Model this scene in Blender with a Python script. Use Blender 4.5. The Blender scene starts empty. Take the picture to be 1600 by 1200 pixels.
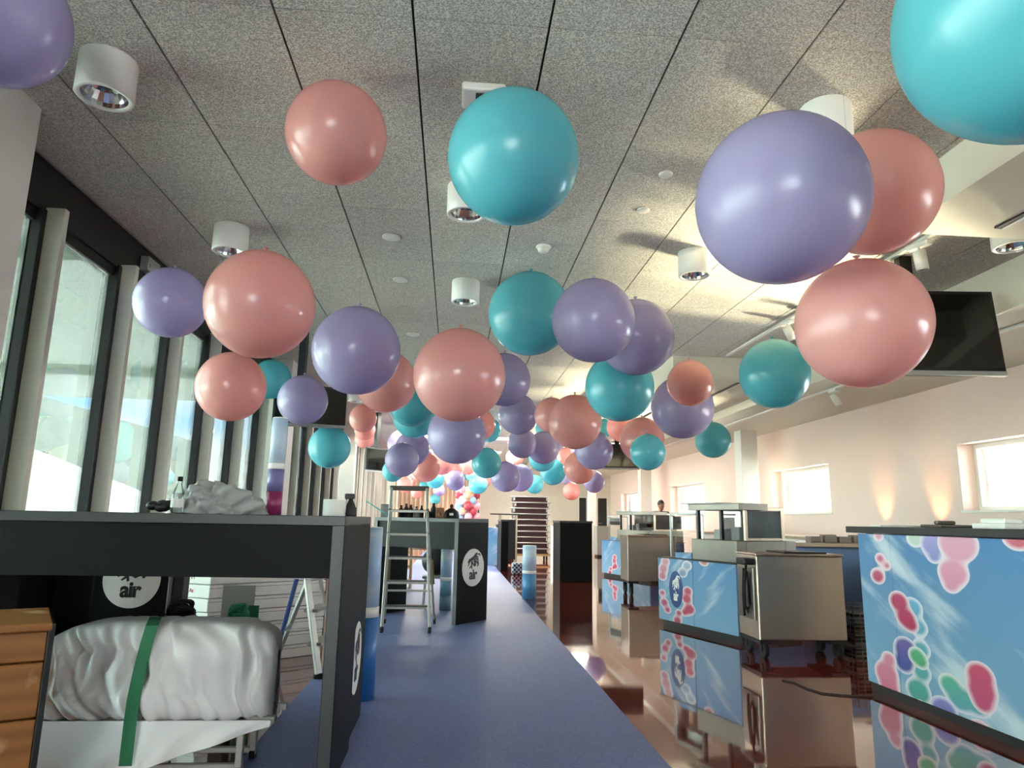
import bpy, bmesh, math, random
from mathutils import Vector, Matrix
import numpy as np
random.seed(7)
SC = bpy.context.scene
COL = SC.collection
PI = math.pi

# ------------------------------------------------------------------ camera (solved from the vanishing points)
F = 1084.0
EYE = 1.105
def _n(v): return v / np.linalg.norm(v)
_Y = _n(np.array([-92.0, -210.0, -F]))
_Z = _n(np.array([100.0, (F * F - 9200) / 210, -F]))
_X = np.cross(_Y, _Z)
RM = np.stack([_X, _Y, _Z])
cam_d = bpy.data.cameras.new('camera'); cam = bpy.data.objects.new('camera', cam_d); COL.objects.link(cam)
cam_d.sensor_width = 36.0; cam_d.lens = F / 1600 * 36.0; cam_d.clip_start = 0.05; cam_d.clip_end = 400
M4 = Matrix([[*RM[0], 0], [*RM[1], 0], [*RM[2], EYE], [0, 0, 0, 1]])
cam.matrix_world = M4
SC.camera = cam
def ray(x, y): return RM @ np.array([x - 800.0, -(y - 600.0), -F])
def at_y(x, y, Y): r = ray(x, y); t = Y / r[1]; return Vector(r * t + np.array([0, 0, EYE]))
def at_x(x, y, X): r = ray(x, y); t = X / r[0]; return Vector(r * t + np.array([0, 0, EYE]))
def at_z(x, y, z): r = ray(x, y); t = (z - EYE) / r[2]; return Vector(r * t + np.array([0, 0, EYE]))

# ------------------------------------------------------------------ world, exposure
SC.view_settings.view_transform = 'Standard'; SC.view_settings.look = 'None'
SC.view_settings.gamma = 1.0; SC.view_settings.use_curve_mapping = False
SC.view_settings.exposure = 1.5
W = bpy.data.worlds.new('sky'); SC.world = W; W.use_nodes = True
nt = W.node_tree; nt.nodes.clear()
wo = nt.nodes.new('ShaderNodeOutputWorld'); bg = nt.nodes.new('ShaderNodeBackground')
tc = nt.nodes.new('ShaderNodeTexCoord'); mp = nt.nodes.new('ShaderNodeMapping'); mp.inputs['Scale'].default_value = (2, 2, 7)
nz = nt.nodes.new('ShaderNodeTexNoise'); nz.inputs['Scale'].default_value = 1.6; nz.inputs['Detail'].default_value = 6
cr = nt.nodes.new('ShaderNodeValToRGB')
cr.color_ramp.elements[0].position = .38; cr.color_ramp.elements[0].color = (.45, .68, .95, 1)
cr.color_ramp.elements[1].position = .52; cr.color_ramp.elements[1].color = (1, .99, .97, 1)
nt.links.new(tc.outputs['Generated'], mp.inputs['Vector']); nt.links.new(mp.outputs[0], nz.inputs['Vector'])
nt.links.new(nz.outputs['Fac'], cr.inputs[0]); nt.links.new(cr.outputs[0], bg.inputs['Color'])
nt.links.new(bg.outputs[0], wo.inputs['Surface'])
bg.inputs['Strength'].default_value = 9.0

# sun high over the right-hand side, and added spots below floor level in place of assumed reflected sun
sd = bpy.data.lights.new('sun', 'SUN'); sd.energy = 12.0; sd.angle = math.radians(1.0); sd.color = (1, .93, .80)
so = bpy.data.objects.new('sun', sd); COL.objects.link(so)
so.rotation_euler = Vector((-.50, -.30, -.78)).to_track_quat('-Z', 'Y').to_euler()
for gx, gy, ge in ((25, 16.5, 1.0), (28, 20.5, .8), (22, 12.5, .7), (31, 26, .7)):
    gd = bpy.data.lights.new('added_glint_spot', 'SPOT'); gd.energy = 38000 * ge; gd.color = (1, .86, .58); gd.spot_size = math.radians(50); gd.spot_blend = .3; gd.shadow_soft_size = .8
    go = bpy.data.objects.new('added_glint_spot', gd); COL.objects.link(go); go.location = (gx, gy, 2.0 - .42 * (gx - 6.1))
    go.rotation_euler = (Vector((6.1, gy * .45, 1.7)) - go.location).to_track_quat('-Z', 'Y').to_euler()

cy = SC.cycles
cy.max_bounces = 8; cy.diffuse_bounces = 5; cy.glossy_bounces = 4; cy.transparent_max_bounces = 12; cy.transmission_bounces = 4
cy.caustics_reflective = False; cy.caustics_refractive = False; cy.sample_clamp_indirect = 6.0
cy.use_denoising = True

# ------------------------------------------------------------------ materials
def lin(h):
    if isinstance(h, str):
        h = h.lstrip('#'); c = [int(h[i:i + 2], 16) / 255 for i in (0, 2, 4)]
    else: c = h
    return tuple((v / 12.92 if v <= .04045 else ((v + .055) / 1.055) ** 2.4) for v in c) + (1,)
class NT:
    def __init__(s, name):
        s.m = bpy.data.materials.new(name); s.m.use_nodes = True; s.t = s.m.node_tree
        s.p = s.t.nodes['Principled BSDF']; s.out = s.t.nodes['Material Output']
    def n(s, t, **kw):
        k = s.t.nodes.new(t)
        for a, b in kw.items(): setattr(k, a, b)
        return k
    def l(s, a, b): s.t.links.new(a, b)
    def math(s, op, a, b=None, c=None):
        k = s.n('ShaderNodeMath', operation=op)
        for i, v in enumerate((a, b, c)):
            if v is None: continue
            if isinstance(v, (int, float)): k.inputs[i].default_value = v
            else: s.l(v, k.inputs[i])
        return k.outputs[0]
    def mix(s, f, a, b, blend='MIX'):
        k = s.n('ShaderNodeMix', data_type='RGBA', blend_type=blend)
        for i, v in ((0, f), (6, a), (7, b)):
            if isinstance(v, (int, float)): k.inputs[i].default_value = v
            elif isinstance(v, tuple): k.inputs[i].default_value = v
            else: s.l(v, k.inputs[i])
        return k.outputs[2]
    def obj(s): return s.n('ShaderNodeTexCoord').outputs['Object']
    def noise(s, vec, scale, detail=3, rough=.5):
        k = s.n('ShaderNodeTexNoise'); k.inputs['Scale'].default_value = scale; k.inputs['Detail'].default_value = detail
        k.inputs['Roughness'].default_value = rough
        if vec is not None: s.l(vec, k.inputs['Vector'])
        return k.outputs['Fac']
    def scale(s, vec, sc):
        k = s.n('ShaderNodeMapping'); k.inputs['Scale'].default_value = sc; s.l(vec, k.inputs['Vector']); return k.outputs[0]
    def rng(s, v, a, b, c=0., d=1., smooth=False):
        k = s.n('ShaderNodeMapRange'); k.interpolation_type = 'SMOOTHSTEP' if smooth else 'LINEAR'
        s.l(v, k.inputs[0])
        for i, q in enumerate((a, b, c, d)): k.inputs[i + 1].default_value = q
        return k.outputs[0]
    def bump(s, h, strength=.3, dist=.01):
        k = s.n('ShaderNodeBump'); k.inputs['Strength'].default_value = strength; k.inputs['Distance'].default_value = dist
        s.l(h, k.inputs['Height']); s.l(k.outputs[0], s.p.inputs['Normal'])
def P(name, col, rough=.5, metal=0., var=.06, vscale=8., bump=0., spec=.5, coat=0., bscale=60., **kw):
    m = NT(name); o = m.obj()
    c = lin(col)
    f = m.noise(o, vscale, 4)
    d = tuple(min(1, v * (1 - var)) for v in c[:3]) + (1,); e = tuple(min(1, v * (1 + var)) for v in c[:3]) + (1,)
    m.l(m.mix(f, d, e), m.p.inputs['Base Color'])
    m.p.inputs['Roughness'].default_value = rough; m.p.inputs['Metallic'].default_value = metal
    m.p.inputs['Specular IOR Level'].default_value = spec; m.p.inputs['Coat Weight'].default_value = coat
    for k, v in kw.items(): m.p.inputs[k].default_value = v
    if bump: m.bump(m.noise(o, bscale, 3), bump, .005)
    return m.m

MT = {}
MT['white_wall'] = P('painted_plaster', '#ECD3C7', .6, bump=.05, var=.02)
MT['white_paint'] = P('white_paint', '#E8E5DC', .45, var=.02)
MT['cream'] = P('cream_board', '#DCD6C6', .6, var=.03)
MT['lamp_white'] = P('white_enamel', '#F0EEE8', .35, var=.01)
MT['fin'] = P('pale_mullion_paint', '#CFCBBE', .45, var=.03)
MT['frame_black'] = P('black_frame', '#101312', .35, var=.05)
MT['black_lam'] = P('charcoal_laminate', '#0C0D0C', .5, var=.12, vscale=3, spec=.12)
MT['black_edge'] = P('charcoal_edge', '#333531', .4, var=.08)
MT['black_matte'] = P('matt_black', '#0B0B0C', .5)
MT['rubber'] = P('rubber', '#131313', .7)
MT['screen'] = P('dark_screen', '#050606', .12, coat=.6)
MT['silver'] = P('silver_plastic', '#A9ABA8', .35, .4)
MT['alu'] = P('ladder_aluminium', '#A2A098', .42, .5, bump=.04, bscale=120)
MT['alu_dark'] = P('worn_tread', '#4E4B45', .6)
MT['chrome'] = P('chrome_reflector', '#D8D8D8', .12, 1.0)
MT['blue_paint'] = P('blue_paint', '#23427A', .4)
MT['yellow'] = P('mustard_brace', '#8E7A24', .5)
MT['fabric_white'] = P('white_cotton', '#E9E8E6', .85, bump=.15, bscale=250, var=.03)
MT['strap'] = P('green_webbing', '#1F6B45', .7, bump=.3, bscale=300)
MT['plastic_bag'] = P('white_bag', '#A3A4A1', .45, var=.08)
MT['paper'] = P('paper', '#EFEDE6', .8)
MT['red'] = P('red_plastic', '#A02A28', .4)
MT['teal'] = P('teal_plastic', '#4FB6B4', .3)
MT['green'] = P('green_print', '#2C8A5C', .6)
MT['skin'] = P('skin', '#9A6A50', .55)
MT['hair'] = P('dark_hair', '#120D0B', .7)
MT['shirt'] = P('black_shirt', '#101014', .8)
MT['jeans'] = P('dark_trousers', '#1B2029', .8)
MT['thread'] = P('nylon_thread', '#B8B4AA', .4)
MT['grey_cab'] = P('grey_cabinet', '#8A8A84', .5)
MT['maroon'] = P('maroon_tabletop', '#2A080B', .4)
MT['curtain'] = P('peach_curtain', '#D9B9A0', .8)
MT['wood_pallet'] = P('raw_wood', '#A98A5E', .7, var=.2)
MT['carton_line'] = P('carton_gap', '#6C6A64', .8)
MT['red_ink'] = P('red_ink', '#B9555A', .8)
MT['concrete_out'] = P('apron_concrete', '#ECEAE4', .8, var=.08, vscale=.2)
def canopy_mat():
    m = NT('translucent_canopy'); c = lin('#DDE4DC')
    m.p.inputs['Base Color'].default_value = c; m.p.inputs['Roughness'].default_value = .6
    tl = m.n('ShaderNodeBsdfTranslucent'); tl.inputs[0].default_value = c
    mx = m.n('ShaderNodeMixShader'); mx.inputs[0].default_value = .30
    m.l(m.p.outputs[0], mx.inputs[1]); m.l(tl.outputs[0], mx.inputs[2]); m.l(mx.outputs[0], m.out.inputs[0])
    return m.m
MT['canopy'] = canopy_mat()
MT['tray_dark'] = P('dark_tray', '#2B2A28', .35)

def steel(name, col='#BFAE9A', rough=.32):
    m = NT(name); o = m.obj()
    v = m.scale(o, (3, 3, 160)); f = m.noise(v, 1.0, 3)
    g = m.noise(o, 2.5, 4)
    c = lin(col)
    a = m.mix(f, tuple(x * .86 for x in c[:3]) + (1,), c); m.l(m.mix(m.rng(g, .3, .8, 0, .35), a, tuple(x * .6 for x in c[:3]) + (1,)), m.p.inputs['Base Color'])
    m.p.inputs['Metallic'].default_value = 1; m.l(m.rng(g, .2, .8, rough - .06, rough + .14), m.p.inputs['Roughness'])
    return m.m
MT['steel'] = steel('brushed_steel')
MT['steel_dark'] = steel('worn_steel', '#857F76', .35)

def ceiling_mat():
    m = NT('wood_wool_panel'); o = m.obj()
    vo = m.n('ShaderNodeTexVoronoi'); vo.inputs['Scale'].default_value = 120; m.l(m.scale(o, (1, 1.3, 1)), vo.inputs['Vector'])
    f1 = m.noise(o, 70, 4, .7); f2 = m.noise(o, 3, 3)
    t = m.math('MULTIPLY', vo.outputs['Distance'], 1.6)
    t = m.math('ADD', m.math('MULTIPLY', t, .5), m.math('MULTIPLY', f1, .7))
    t = m.rng(t, .40, .95)
    base = m.mix(t, lin('#8C867E'), lin('#EAE5DB'))
    # every board a little lighter or darker than the next
    sx = m.n('ShaderNodeSeparateXYZ'); m.l(o, sx.inputs[0])
    ix = m.math('FLOOR', m.math('DIVIDE', m.math('SUBTRACT', sx.outputs[0], .354), .6))
    iy = m.math('FLOOR', m.math('DIVIDE', m.math('SUBTRACT', sx.outputs[1], 2.70), .976))
    wn = m.n('ShaderNodeTexWhiteNoise'); cb = m.n('ShaderNodeCombineXYZ'); m.l(ix, cb.inputs[0]); m.l(iy, cb.inputs[1]); m.l(cb.outputs[0], wn.inputs['Vector'])
    base = m.mix(1.0, base, m.mix(wn.outputs['Value'], (.88, .88, .88, 1), (1, 1, .98, 1)), 'MULTIPLY')
    m.l(base, m.p.inputs['Base Color']); m.p.inputs['Roughness'].default_value = .9; m.p.inputs['Specular IOR Level'].default_value = .2
    m.bump(t, .5, .004)
    return m.m
MT['ceiling'] = ceiling_mat()
MT['groove'] = P('panel_groove', '#2A2825', .9)

def floor_mat():
    m = NT('red_resin_floor'); o = m.obj()
    f = m.noise(o, .8, 5, .6); g = m.noise(o, 90, 2)
    c = m.mix(f, lin('#6A231A'), lin('#7E3426')); c = m.mix(m.math('MULTIPLY', g, .15), c, lin('#2A0B09'))
    m.l(c, m.p.inputs['Base Color'])
    m.l(m.rng(m.noise(o, 3, 4), .3, .8, .035, .09), m.p.inputs['Roughness'])
    m.p.inputs['IOR'].default_value = 1.75; m.p.inputs['Coat Weight'].default_value = .8; m.p.inputs['Coat Roughness'].default_value = .03; m.p.inputs['Coat IOR'].default_value = 1.7
    m.bump(m.noise(o, 1.6, 2), .05, .02)
    return m.m
MT['floor'] = floor_mat()
def runner_mat():
    m = NT('blue_runner'); o = m.obj()
    f = m.noise(o, 1.3, 5, .6); g = m.noise(o, 110, 3, .8)
    c = m.mix(f, lin('#55659A'), lin('#6473A8')); c = m.mix(m.rng(g, .38, .66, 0, .75), c, lin('#8C96C0'))
    m.l(c, m.p.inputs['Base Color']); m.p.inputs['Roughness'].default_value = .5; m.p.inputs['Specular IOR Level'].default_value = .35
    m.bump(g, .25, .003)
    return m.m
MT['runner'] = runner_mat()
def glass_mat(name, tint=(.93, .97, .95, 1), refl=1.0):
    m = NT(name)
    tr = m.n('ShaderNodeBsdfTransparent'); tr.inputs[0].default_value = tint
    gl = m.n('ShaderNodeBsdfGlossy'); gl.inputs['Roughness'].default_value = .01
    fr = m.n('ShaderNodeFresnel'); fr.inputs['IOR'].default_value = 1.6
    f = m.math('MINIMUM', m.math('MULTIPLY', fr.outputs[0], refl), .95)
    mx = m.n('ShaderNodeMixShader'); m.l(f, mx.inputs[0]); m.l(tr.outputs[0], mx.inputs[1]); m.l(gl.outputs[0], mx.inputs[2])
    m.l(mx.outputs[0], m.out.inputs[0]); m.t.nodes.remove(m.p)
    return m.m
MT['glass'] = glass_mat('window_glass', (.80, .88, .85, 1), 2.2)
MT['clear'] = glass_mat('clear_glass', (.97, 1, .99, 1), 1.0)
def balloon_mat(name, col, deep):
    m = NT(name); o = m.obj()
    sx = m.n('ShaderNodeSeparateXYZ'); m.l(o, sx.inputs[0])
    # latex is denser (darker) at the thick crown and by the neck
    f = m.rng(m.math('ABSOLUTE', sx.outputs[2]), .38, .53, 0, 1, True)
    c = m.mix(m.math('MULTIPLY', f, .55), lin(col), lin(deep))
    c = m.mix(m.math('MULTIPLY', m.noise(o, 2.5, 2), .18), c, lin(deep))
    m.l(c, m.p.inputs['Base Color'])
    m.p.inputs['Roughness'].default_value = .27; m.p.inputs['Coat Weight'].default_value = .25; m.p.inputs['Coat Roughness'].default_value = .12
    tl = m.n('ShaderNodeBsdfTranslucent'); m.l(c, tl.inputs[0])
    mx = m.n('ShaderNodeMixShader'); mx.inputs[0].default_value = .36
    m.l(m.p.outputs[0], mx.inputs[1]); m.l(tl.outputs[0], mx.inputs[2]); m.l(mx.outputs[0], m.out.inputs[0])
    return m.m
MT['pink'] = balloon_mat('pink_latex', '#F0B3AB', '#DA928B')
MT['cyan'] = balloon_mat('turquoise_latex', '#72CCD6', '#40AABF')
MT['lilac'] = balloon_mat('lilac_latex', '#B9AED2', '#9285B6')
for nm, c in (('bw', '#EDEBEA'), ('bp', '#F0A9B4'), ('br', '#B4404E'), ('bb', '#9CC8E8'), ('bo', '#F0C8A0')):
    MT[nm] = P('small_balloon_' + {'bw': 'white', 'bp': 'pink', 'br': 'red', 'bb': 'blue', 'bo': 'peach'}[nm], c, .3)

def wood_mat():
    m = NT('orange_wood'); o = m.obj()
    w = m.n('ShaderNodeTexWave'); w.bands_direction = 'Z'; w.inputs['Scale'].default_value = 5; w.inputs['Distortion'].default_value = 5; w.inputs['Detail'].default_value = 3
    m.l(m.scale(o, (.25, .25, 1)), w.inputs['Vector'])
    c = m.mix(w.outputs['Fac'], lin('#7C4C1E'), lin('#8E5C28')); c = m.mix(m.rng(m.noise(o, 5, 4), .62, .75), c, lin('#C9A77A'))
    m.l(c, m.p.inputs['Base Color']); m.p.inputs['Roughness'].default_value = .45
    return m.m
MT['wood'] = wood_mat()

def print_mat(name, blobs=(), seam=None, sx=1.0, top='#4A80B4', low='#86AECB', cl=.48, rot=.5):
    """sky-and-jellybean artwork printed on a panel: x = along the panel, z = height, both in metres"""
    m = NT(name); o = m.obj(); s = m.n('ShaderNodeSeparateXYZ'); m.l(o, s.inputs[0])
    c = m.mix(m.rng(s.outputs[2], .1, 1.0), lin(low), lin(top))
    mr = m.n('ShaderNodeMapping'); mr.inputs['Rotation'].default_value = (0, rot, 0); m.l(o, mr.inputs['Vector'])
    mpn = m.n('ShaderNodeMapping'); mpn.inputs['Scale'].default_value = (.7, 1, 2.9); m.l(mr.outputs[0], mpn.inputs['Vector'])
    n1 = m.noise(mpn.outputs[0], 1.25, 5, .5)
    c = m.mix(m.rng(n1, cl + .02, cl + .17, 0, .85, True), c, lin('#D5DEE2'))
    cb = m.n('ShaderNodeCombineXYZ'); m.l(m.math('MULTIPLY', s.outputs[0], sx), cb.inputs[0]); m.l(s.outputs[2], cb.inputs[2])
    for circ, c1, c2 in blobs:
        d = None; zs = [q[1] for q in circ]
        for (u, v, r) in circ:
            k = m.n('ShaderNodeVectorMath', operation='DISTANCE'); m.l(cb.outputs[0], k.inputs[0]); k.inputs[1].default_value = (u * sx, 0, v)
            e = m.math('SUBTRACT', k.outputs['Value'], r)
            d = e if d is None else m.math('SMOOTH_MIN', d, e, .07)
        z0, z1 = min(zs) - .05, max(zs) + .05
        bc = m.mix(m.rng(s.outputs[2], z0, z1), lin(c1), lin(c2))
        bc = m.mix(m.rng(d, -.03, .0, 0, .85, True), bc, lin('#F1E6EA'))
        c = m.mix(m.rng(d, -.003, .003, 1, 0), c, bc)
    m.l(c, m.p.inputs['Base Color']); m.p.inputs['Roughness'].default_value = .35
    return m.m

# ------------------------------------------------------------------ mesh helpers
class MB:
    def __init__(s): s.b = bmesh.new(); s.mats = []
    def _mi(s, mat):
        if mat is None: return 0
        if mat not in s.mats: s.mats.append(mat)
        return s.mats.index(mat)
    def add(s, other, M=None, mat=None):
        if M is not None: bmesh.ops.transform(other, matrix=M, verts=other.verts)
        mi = s._mi(mat); mp = {}
        for v in other.verts: mp[v] = s.b.verts.new(v.co)
        for f in other.faces:
            try: nf = s.b.faces.new([mp[v] for v in f.verts])
            except ValueError: continue
            nf.smooth = f.smooth; nf.material_index = mi
        other.free(); return s
    def box(s, lo, hi, bev=0., mat=None, M=None, seg=2):
        t = bmesh.new(); bmesh.ops.create_cube(t, size=1)
        lo = Vector(lo); hi = Vector(hi); sz = hi - lo; ce = (hi + lo) / 2
        for v in t.verts: v.co = Vector((v.co.x * sz.x, v.co.y * sz.y, v.co.z * sz.z)) + ce
        if bev: bmesh.ops.bevel(t, geom=t.edges[:], offset=min(bev, min(abs(q) for q in sz) * .45), segments=seg, affect='EDGES', profile=.5)
        return s.add(t, M, mat)
    def cyl(s, p0, p1, r, r2=None, seg=20, mat=None, caps=True, smooth=True):
        p0 = Vector(p0); p1 = Vector(p1); d = p1 - p0; t = bmesh.new()
        bmesh.ops.create_cone(t, cap_ends=caps, segments=seg, radius1=r, radius2=r if r2 is None else r2, depth=d.length)
        for f in t.faces: f.smooth = smooth and len(f.verts) == 4
        M = Matrix.Translation((p0 + p1) / 2) @ d.to_track_quat('Z', 'Y').to_matrix().to_4x4()
        return s.add(t, M, mat)
    def bar(s, p0, p1, w, h, mat=None, bev=.003, up=(0, 0, 1)):
        p0 = Vector(p0); p1 = Vector(p1); d = (p1 - p0); L = d.length; z = d.normalized(); u = Vector(up)
        if abs(z.dot(u)) > .98: u = Vector((0, 1, 0))
        x = u.cross(z).normalized(); y = z.cross(x)
        M = Matrix([[x.x, y.x, z.x, p0.x], [x.y, y.y, z.y, p0.y], [x.z, y.z, z.z, p0.z], [0, 0, 0, 1]])
        return s.box((-w / 2, -h / 2, 0), (w / 2, h / 2, L), bev, mat, M, 1)
    def lathe(s, prof, seg=24, mat=None, M=None, smooth=True):
        t = bmesh.new(); rings = []
        for (r, z) in prof:
            if r < 1e-6: rings.append([t.verts.new((0, 0, z))])
            else: rings.append([t.verts.new((r * math.cos(2 * PI * k / seg), r * math.sin(2 * PI * k / seg), z)) for k in range(seg)])
        for a, b in zip(rings, rings[1:]):
            for k in range(seg):
                k2 = (k + 1) % seg
                if len(a) == 1 and len(b) == 1: continue
                vs = [a[0], b[k2], b[k]] if len(a) == 1 else ([a[k], a[k2], b[0]] if len(b) == 1 else [a[k], a[k2], b[k2], b[k]])
                f = t.faces.new(vs); f.smooth = smooth
        bmesh.ops.recalc_face_normals(t, faces=t.faces)
        return s.add(t, M, mat)
    def sphere(s, c, r, sc=(1, 1, 1), mat=None, u=16, v=10, M=None):
        t = bmesh.new(); bmesh.ops.create_uvsphere(t, u_segments=u, v_segments=v, radius=1)
        for f in t.faces: f.smooth = True
        MM = Matrix.Translation(c) @ Matrix.Diagonal((r * sc[0], r * sc[1], r * sc[2], 1))
        return s.add(t, (M @ MM) if M else MM, mat)
    def tube(s, pts, r, seg=8, mat=None, closed=False):
        pts = [Vector(p) for p in pts]; t = bmesh.new(); rings = []; n = len(pts)
        for i, p in enumerate(pts):
            a = pts[i - 1] if (i or closed) else pts[0]; b = pts[(i + 1) % n] if (i < n - 1 or closed) else pts[-1]
            d = (b - a).normalized(); u = Vector((0, 0, 1)) if abs(d.z) < .9 else Vector((1, 0, 0))
            x = u.cross(d).normalized(); y = d.cross(x)
            rings.append([t.verts.new(p + (x * math.cos(2 * PI * k / seg) + y * math.sin(2 * PI * k / seg)) * r) for k in range(seg)])
        prs = list(zip(rings, rings[1:])) + ([(rings[-1], rings[0])] if closed else [])
        for a, b in prs:
            for k in range(seg):
                f = t.faces.new([a[k], a[(k + 1) % seg], b[(k + 1) % seg], b[k]]); f.smooth = True
        if not closed: t.faces.new(rings[0][::-1]); t.faces.new(rings[-1])
        return s.add(t, None, mat)
    def grid(s, fn, nu, nv, mat=None, closed_u=False):
        t = bmesh.new(); V = [[t.verts.new(fn(i / nu, j / nv)) for j in range(nv + 1)] for i in range(nu + (0 if closed_u else 1))]
        nr = len(V)
        for i in range(nu):
            for j in range(nv):
                a = V[i % nr]; b = V[(i + 1) % nr]
                f = t.faces.new([a[j], b[j], b[j + 1], a[j + 1]]); f.smooth = True
        return s.add(t, None, mat)
    def quad(s, a, b, c, d, mat=None):
        f = s.b.faces.new([s.b.verts.new(Vector(q)) for q in (a, b, c, d)]); f.material_index = s._mi(mat); return s
    def done(s, name, parent=None, mat=None, loc=None, rz=0., M=None):
        me = bpy.data.meshes.new(name); s.b.to_mesh(me); s.b.free()
        for m in (s.mats if s.mats else [mat]):
            me.materials.append(MT[m] if isinstance(m, str) else m)
        o = bpy.data.objects.new(name, me); COL.objects.link(o)
        if loc is not None: o.location = loc
        o.rotation_euler.z = rz
        if M is not None: o.matrix_local = M
        if parent is not None: o.parent = parent
        return o
def tag(o, label, cat, group=None):
    o['label'] = label; o['category'] = cat
    if group: o['group'] = group
    return o
def thing(name, label, cat, loc=(0, 0, 0), rz=0., group=None):
    o = bpy.data.objects.new(name, None); COL.objects.link(o); o.location = loc; o.rotation_euler.z = rz; o.empty_display_size = .05
    return tag(o, label, cat, group)
def struct(o): o['kind'] = 'structure'; return o
def copy_tree(o, parent=None):
    c = o.copy(); COL.objects.link(c)
    if parent is not None: c.parent = parent
    for ch in list(o.children): copy_tree(ch, c)
    return c
def text_mesh(txt, size, name, mat, parent, M, bold=.0, ext=.0008, shear=0., spacing=1.):
    cu = bpy.data.curves.new('t', 'FONT'); cu.body = txt; cu.size = size; cu.offset = bold; cu.extrude = ext; cu.shear = shear
    cu.align_x = 'CENTER'; cu.align_y = 'CENTER'; cu.space_character = spacing
    to = bpy.data.objects.new('t', cu); COL.objects.link(to)
    dg = bpy.context.evaluated_depsgraph_get(); me = bpy.data.meshes.new_from_object(to.evaluated_get(dg)); bpy.data.objects.remove(to)
    me.name = name; me.materials.clear(); me.materials.append(MT[mat])
    o = bpy.data.objects.new(name, me); COL.objects.link(o)
    if parent is not None: o.parent = parent
    o.matrix_local = M
    return o
def face_frame(origin, right, up=(0, 0, 1)):
    """matrix whose x runs along RIGHT, y along UP and z out of the face"""
    x = Vector(right).normalized(); y = Vector(up).normalized(); z = x.cross(y); o = Vector(origin)
    return Matrix([[x.x, y.x, z.x, o.x], [x.y, y.y, z.y, o.y], [x.z, y.z, z.z, o.z], [0, 0, 0, 1]])
def logo(parent, M, r, light='paper', dark='black_matte'):
    """round sticker: a leaping cat over letters, and the word below"""
    disc = MB(); disc.cyl((0, 0, 0), (0, 0, .0015), r, seg=48, smooth=False); d = disc.done('logo_disc', parent, light, M=M)
    s = r
    cat = MB()
    z0 = .0022
    def flat(pts, mi=None):
        t = bmesh.new(); vs = [t.verts.new((x * s, y * s, z0)) for x, y in pts]; t.faces.new(vs); cat.add(t)
    body = [(-.52, .30), (-.40, .46), (-.22, .50), (-.02, .60), (.16, .74), (.30, .80), (.38, .74), (.30, .64), (.40, .56), (.30, .52), (.12, .50), (.02, .40), (-.18, .34), (-.30, .30), (-.36, .18), (-.46, .06), (-.50, .10), (-.44, .22)]
    flat(body)
    tail = [(.36, .70), (.48, .76), (.60, .72), (.66, .60), (.60, .56), (.56, .64), (.47, .68), (.38, .64)]
    flat(tail)
    leg = [(-.10, .34), (.02, .36), (-.06, .20), (-.20, .02), (-.34, -.06), (-.38, -.02), (-.24, .10)]
    flat(leg)
    cat.done('cat_emblem', d, dark)
    text_mesh('NRJ', s * .52, 'lettering', dark, d, Matrix.Translation((s * .10, s * .22, z0 + .0006)) @ Matrix.Rotation(.42, 4, 'Z'), bold=s * .022, ext=.0003, shear=.25, spacing=.82)
    text_mesh('air', s * .74, 'lettering', dark, d, Matrix.Translation((0, -s * .38, z0 + .0006)), bold=s * .028, ext=.0003, spacing=.9)
    return d

# ------------------------------------------------------------------ the hall
CZ = 3.25; XL = -2.60; XR = 6.10; YF = 27.0; YB = -7.0
m = MB(); m.box((XL - .1, YB, -.12), (XR + .35, YF + .2, 0)); struct(m.done('floor', mat='floor'))
m = MB(); m.box((-.93, YB + .2, 0), (1.03, 24.0, .006), .002)
for yy in (6.98, 11.4, 16.0): m.box((-.925, yy, .0058), (1.025, yy + .004, .0064), mat='black_matte')
m.mats = ['runner', 'black_matte'] if m.mats else ['runner']
for f in m.b.faces: f.material_index = 1 if f.calc_center_median().z > .006 and abs(f.normal.z) > .9 and f.calc_area() < .02 else 0
tag(m.done('carpet_runner'), 'long blue vinyl runner laid down the red floor', 'floor covering')

m = MB(); m.box((XL - .2, YB, CZ + .012), (XR + .3, YF + .2, CZ + .06), mat='groove')
xs = [.354 + .6 * k for k in range(-6, 12)]; ys = [2.70 + .976 * k for k in range(-11, 27)]
for a, b in zip(xs, xs[1:]):
    for c, d in zip(ys, ys[1:]):
        a2 = max(a, XL + .0) + .0055; b2 = min(b, XR + .2) - .0055; c2 = max(c, YB) + .0018; d2 = min(d, YF + .1) - .0018
        if b2 - a2 < .03 or d2 - c2 < .03: continue
        m.box((a2, c2, CZ), (b2, d2, CZ + .014), mat='ceiling')
struct(m.done('ceiling'))

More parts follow.
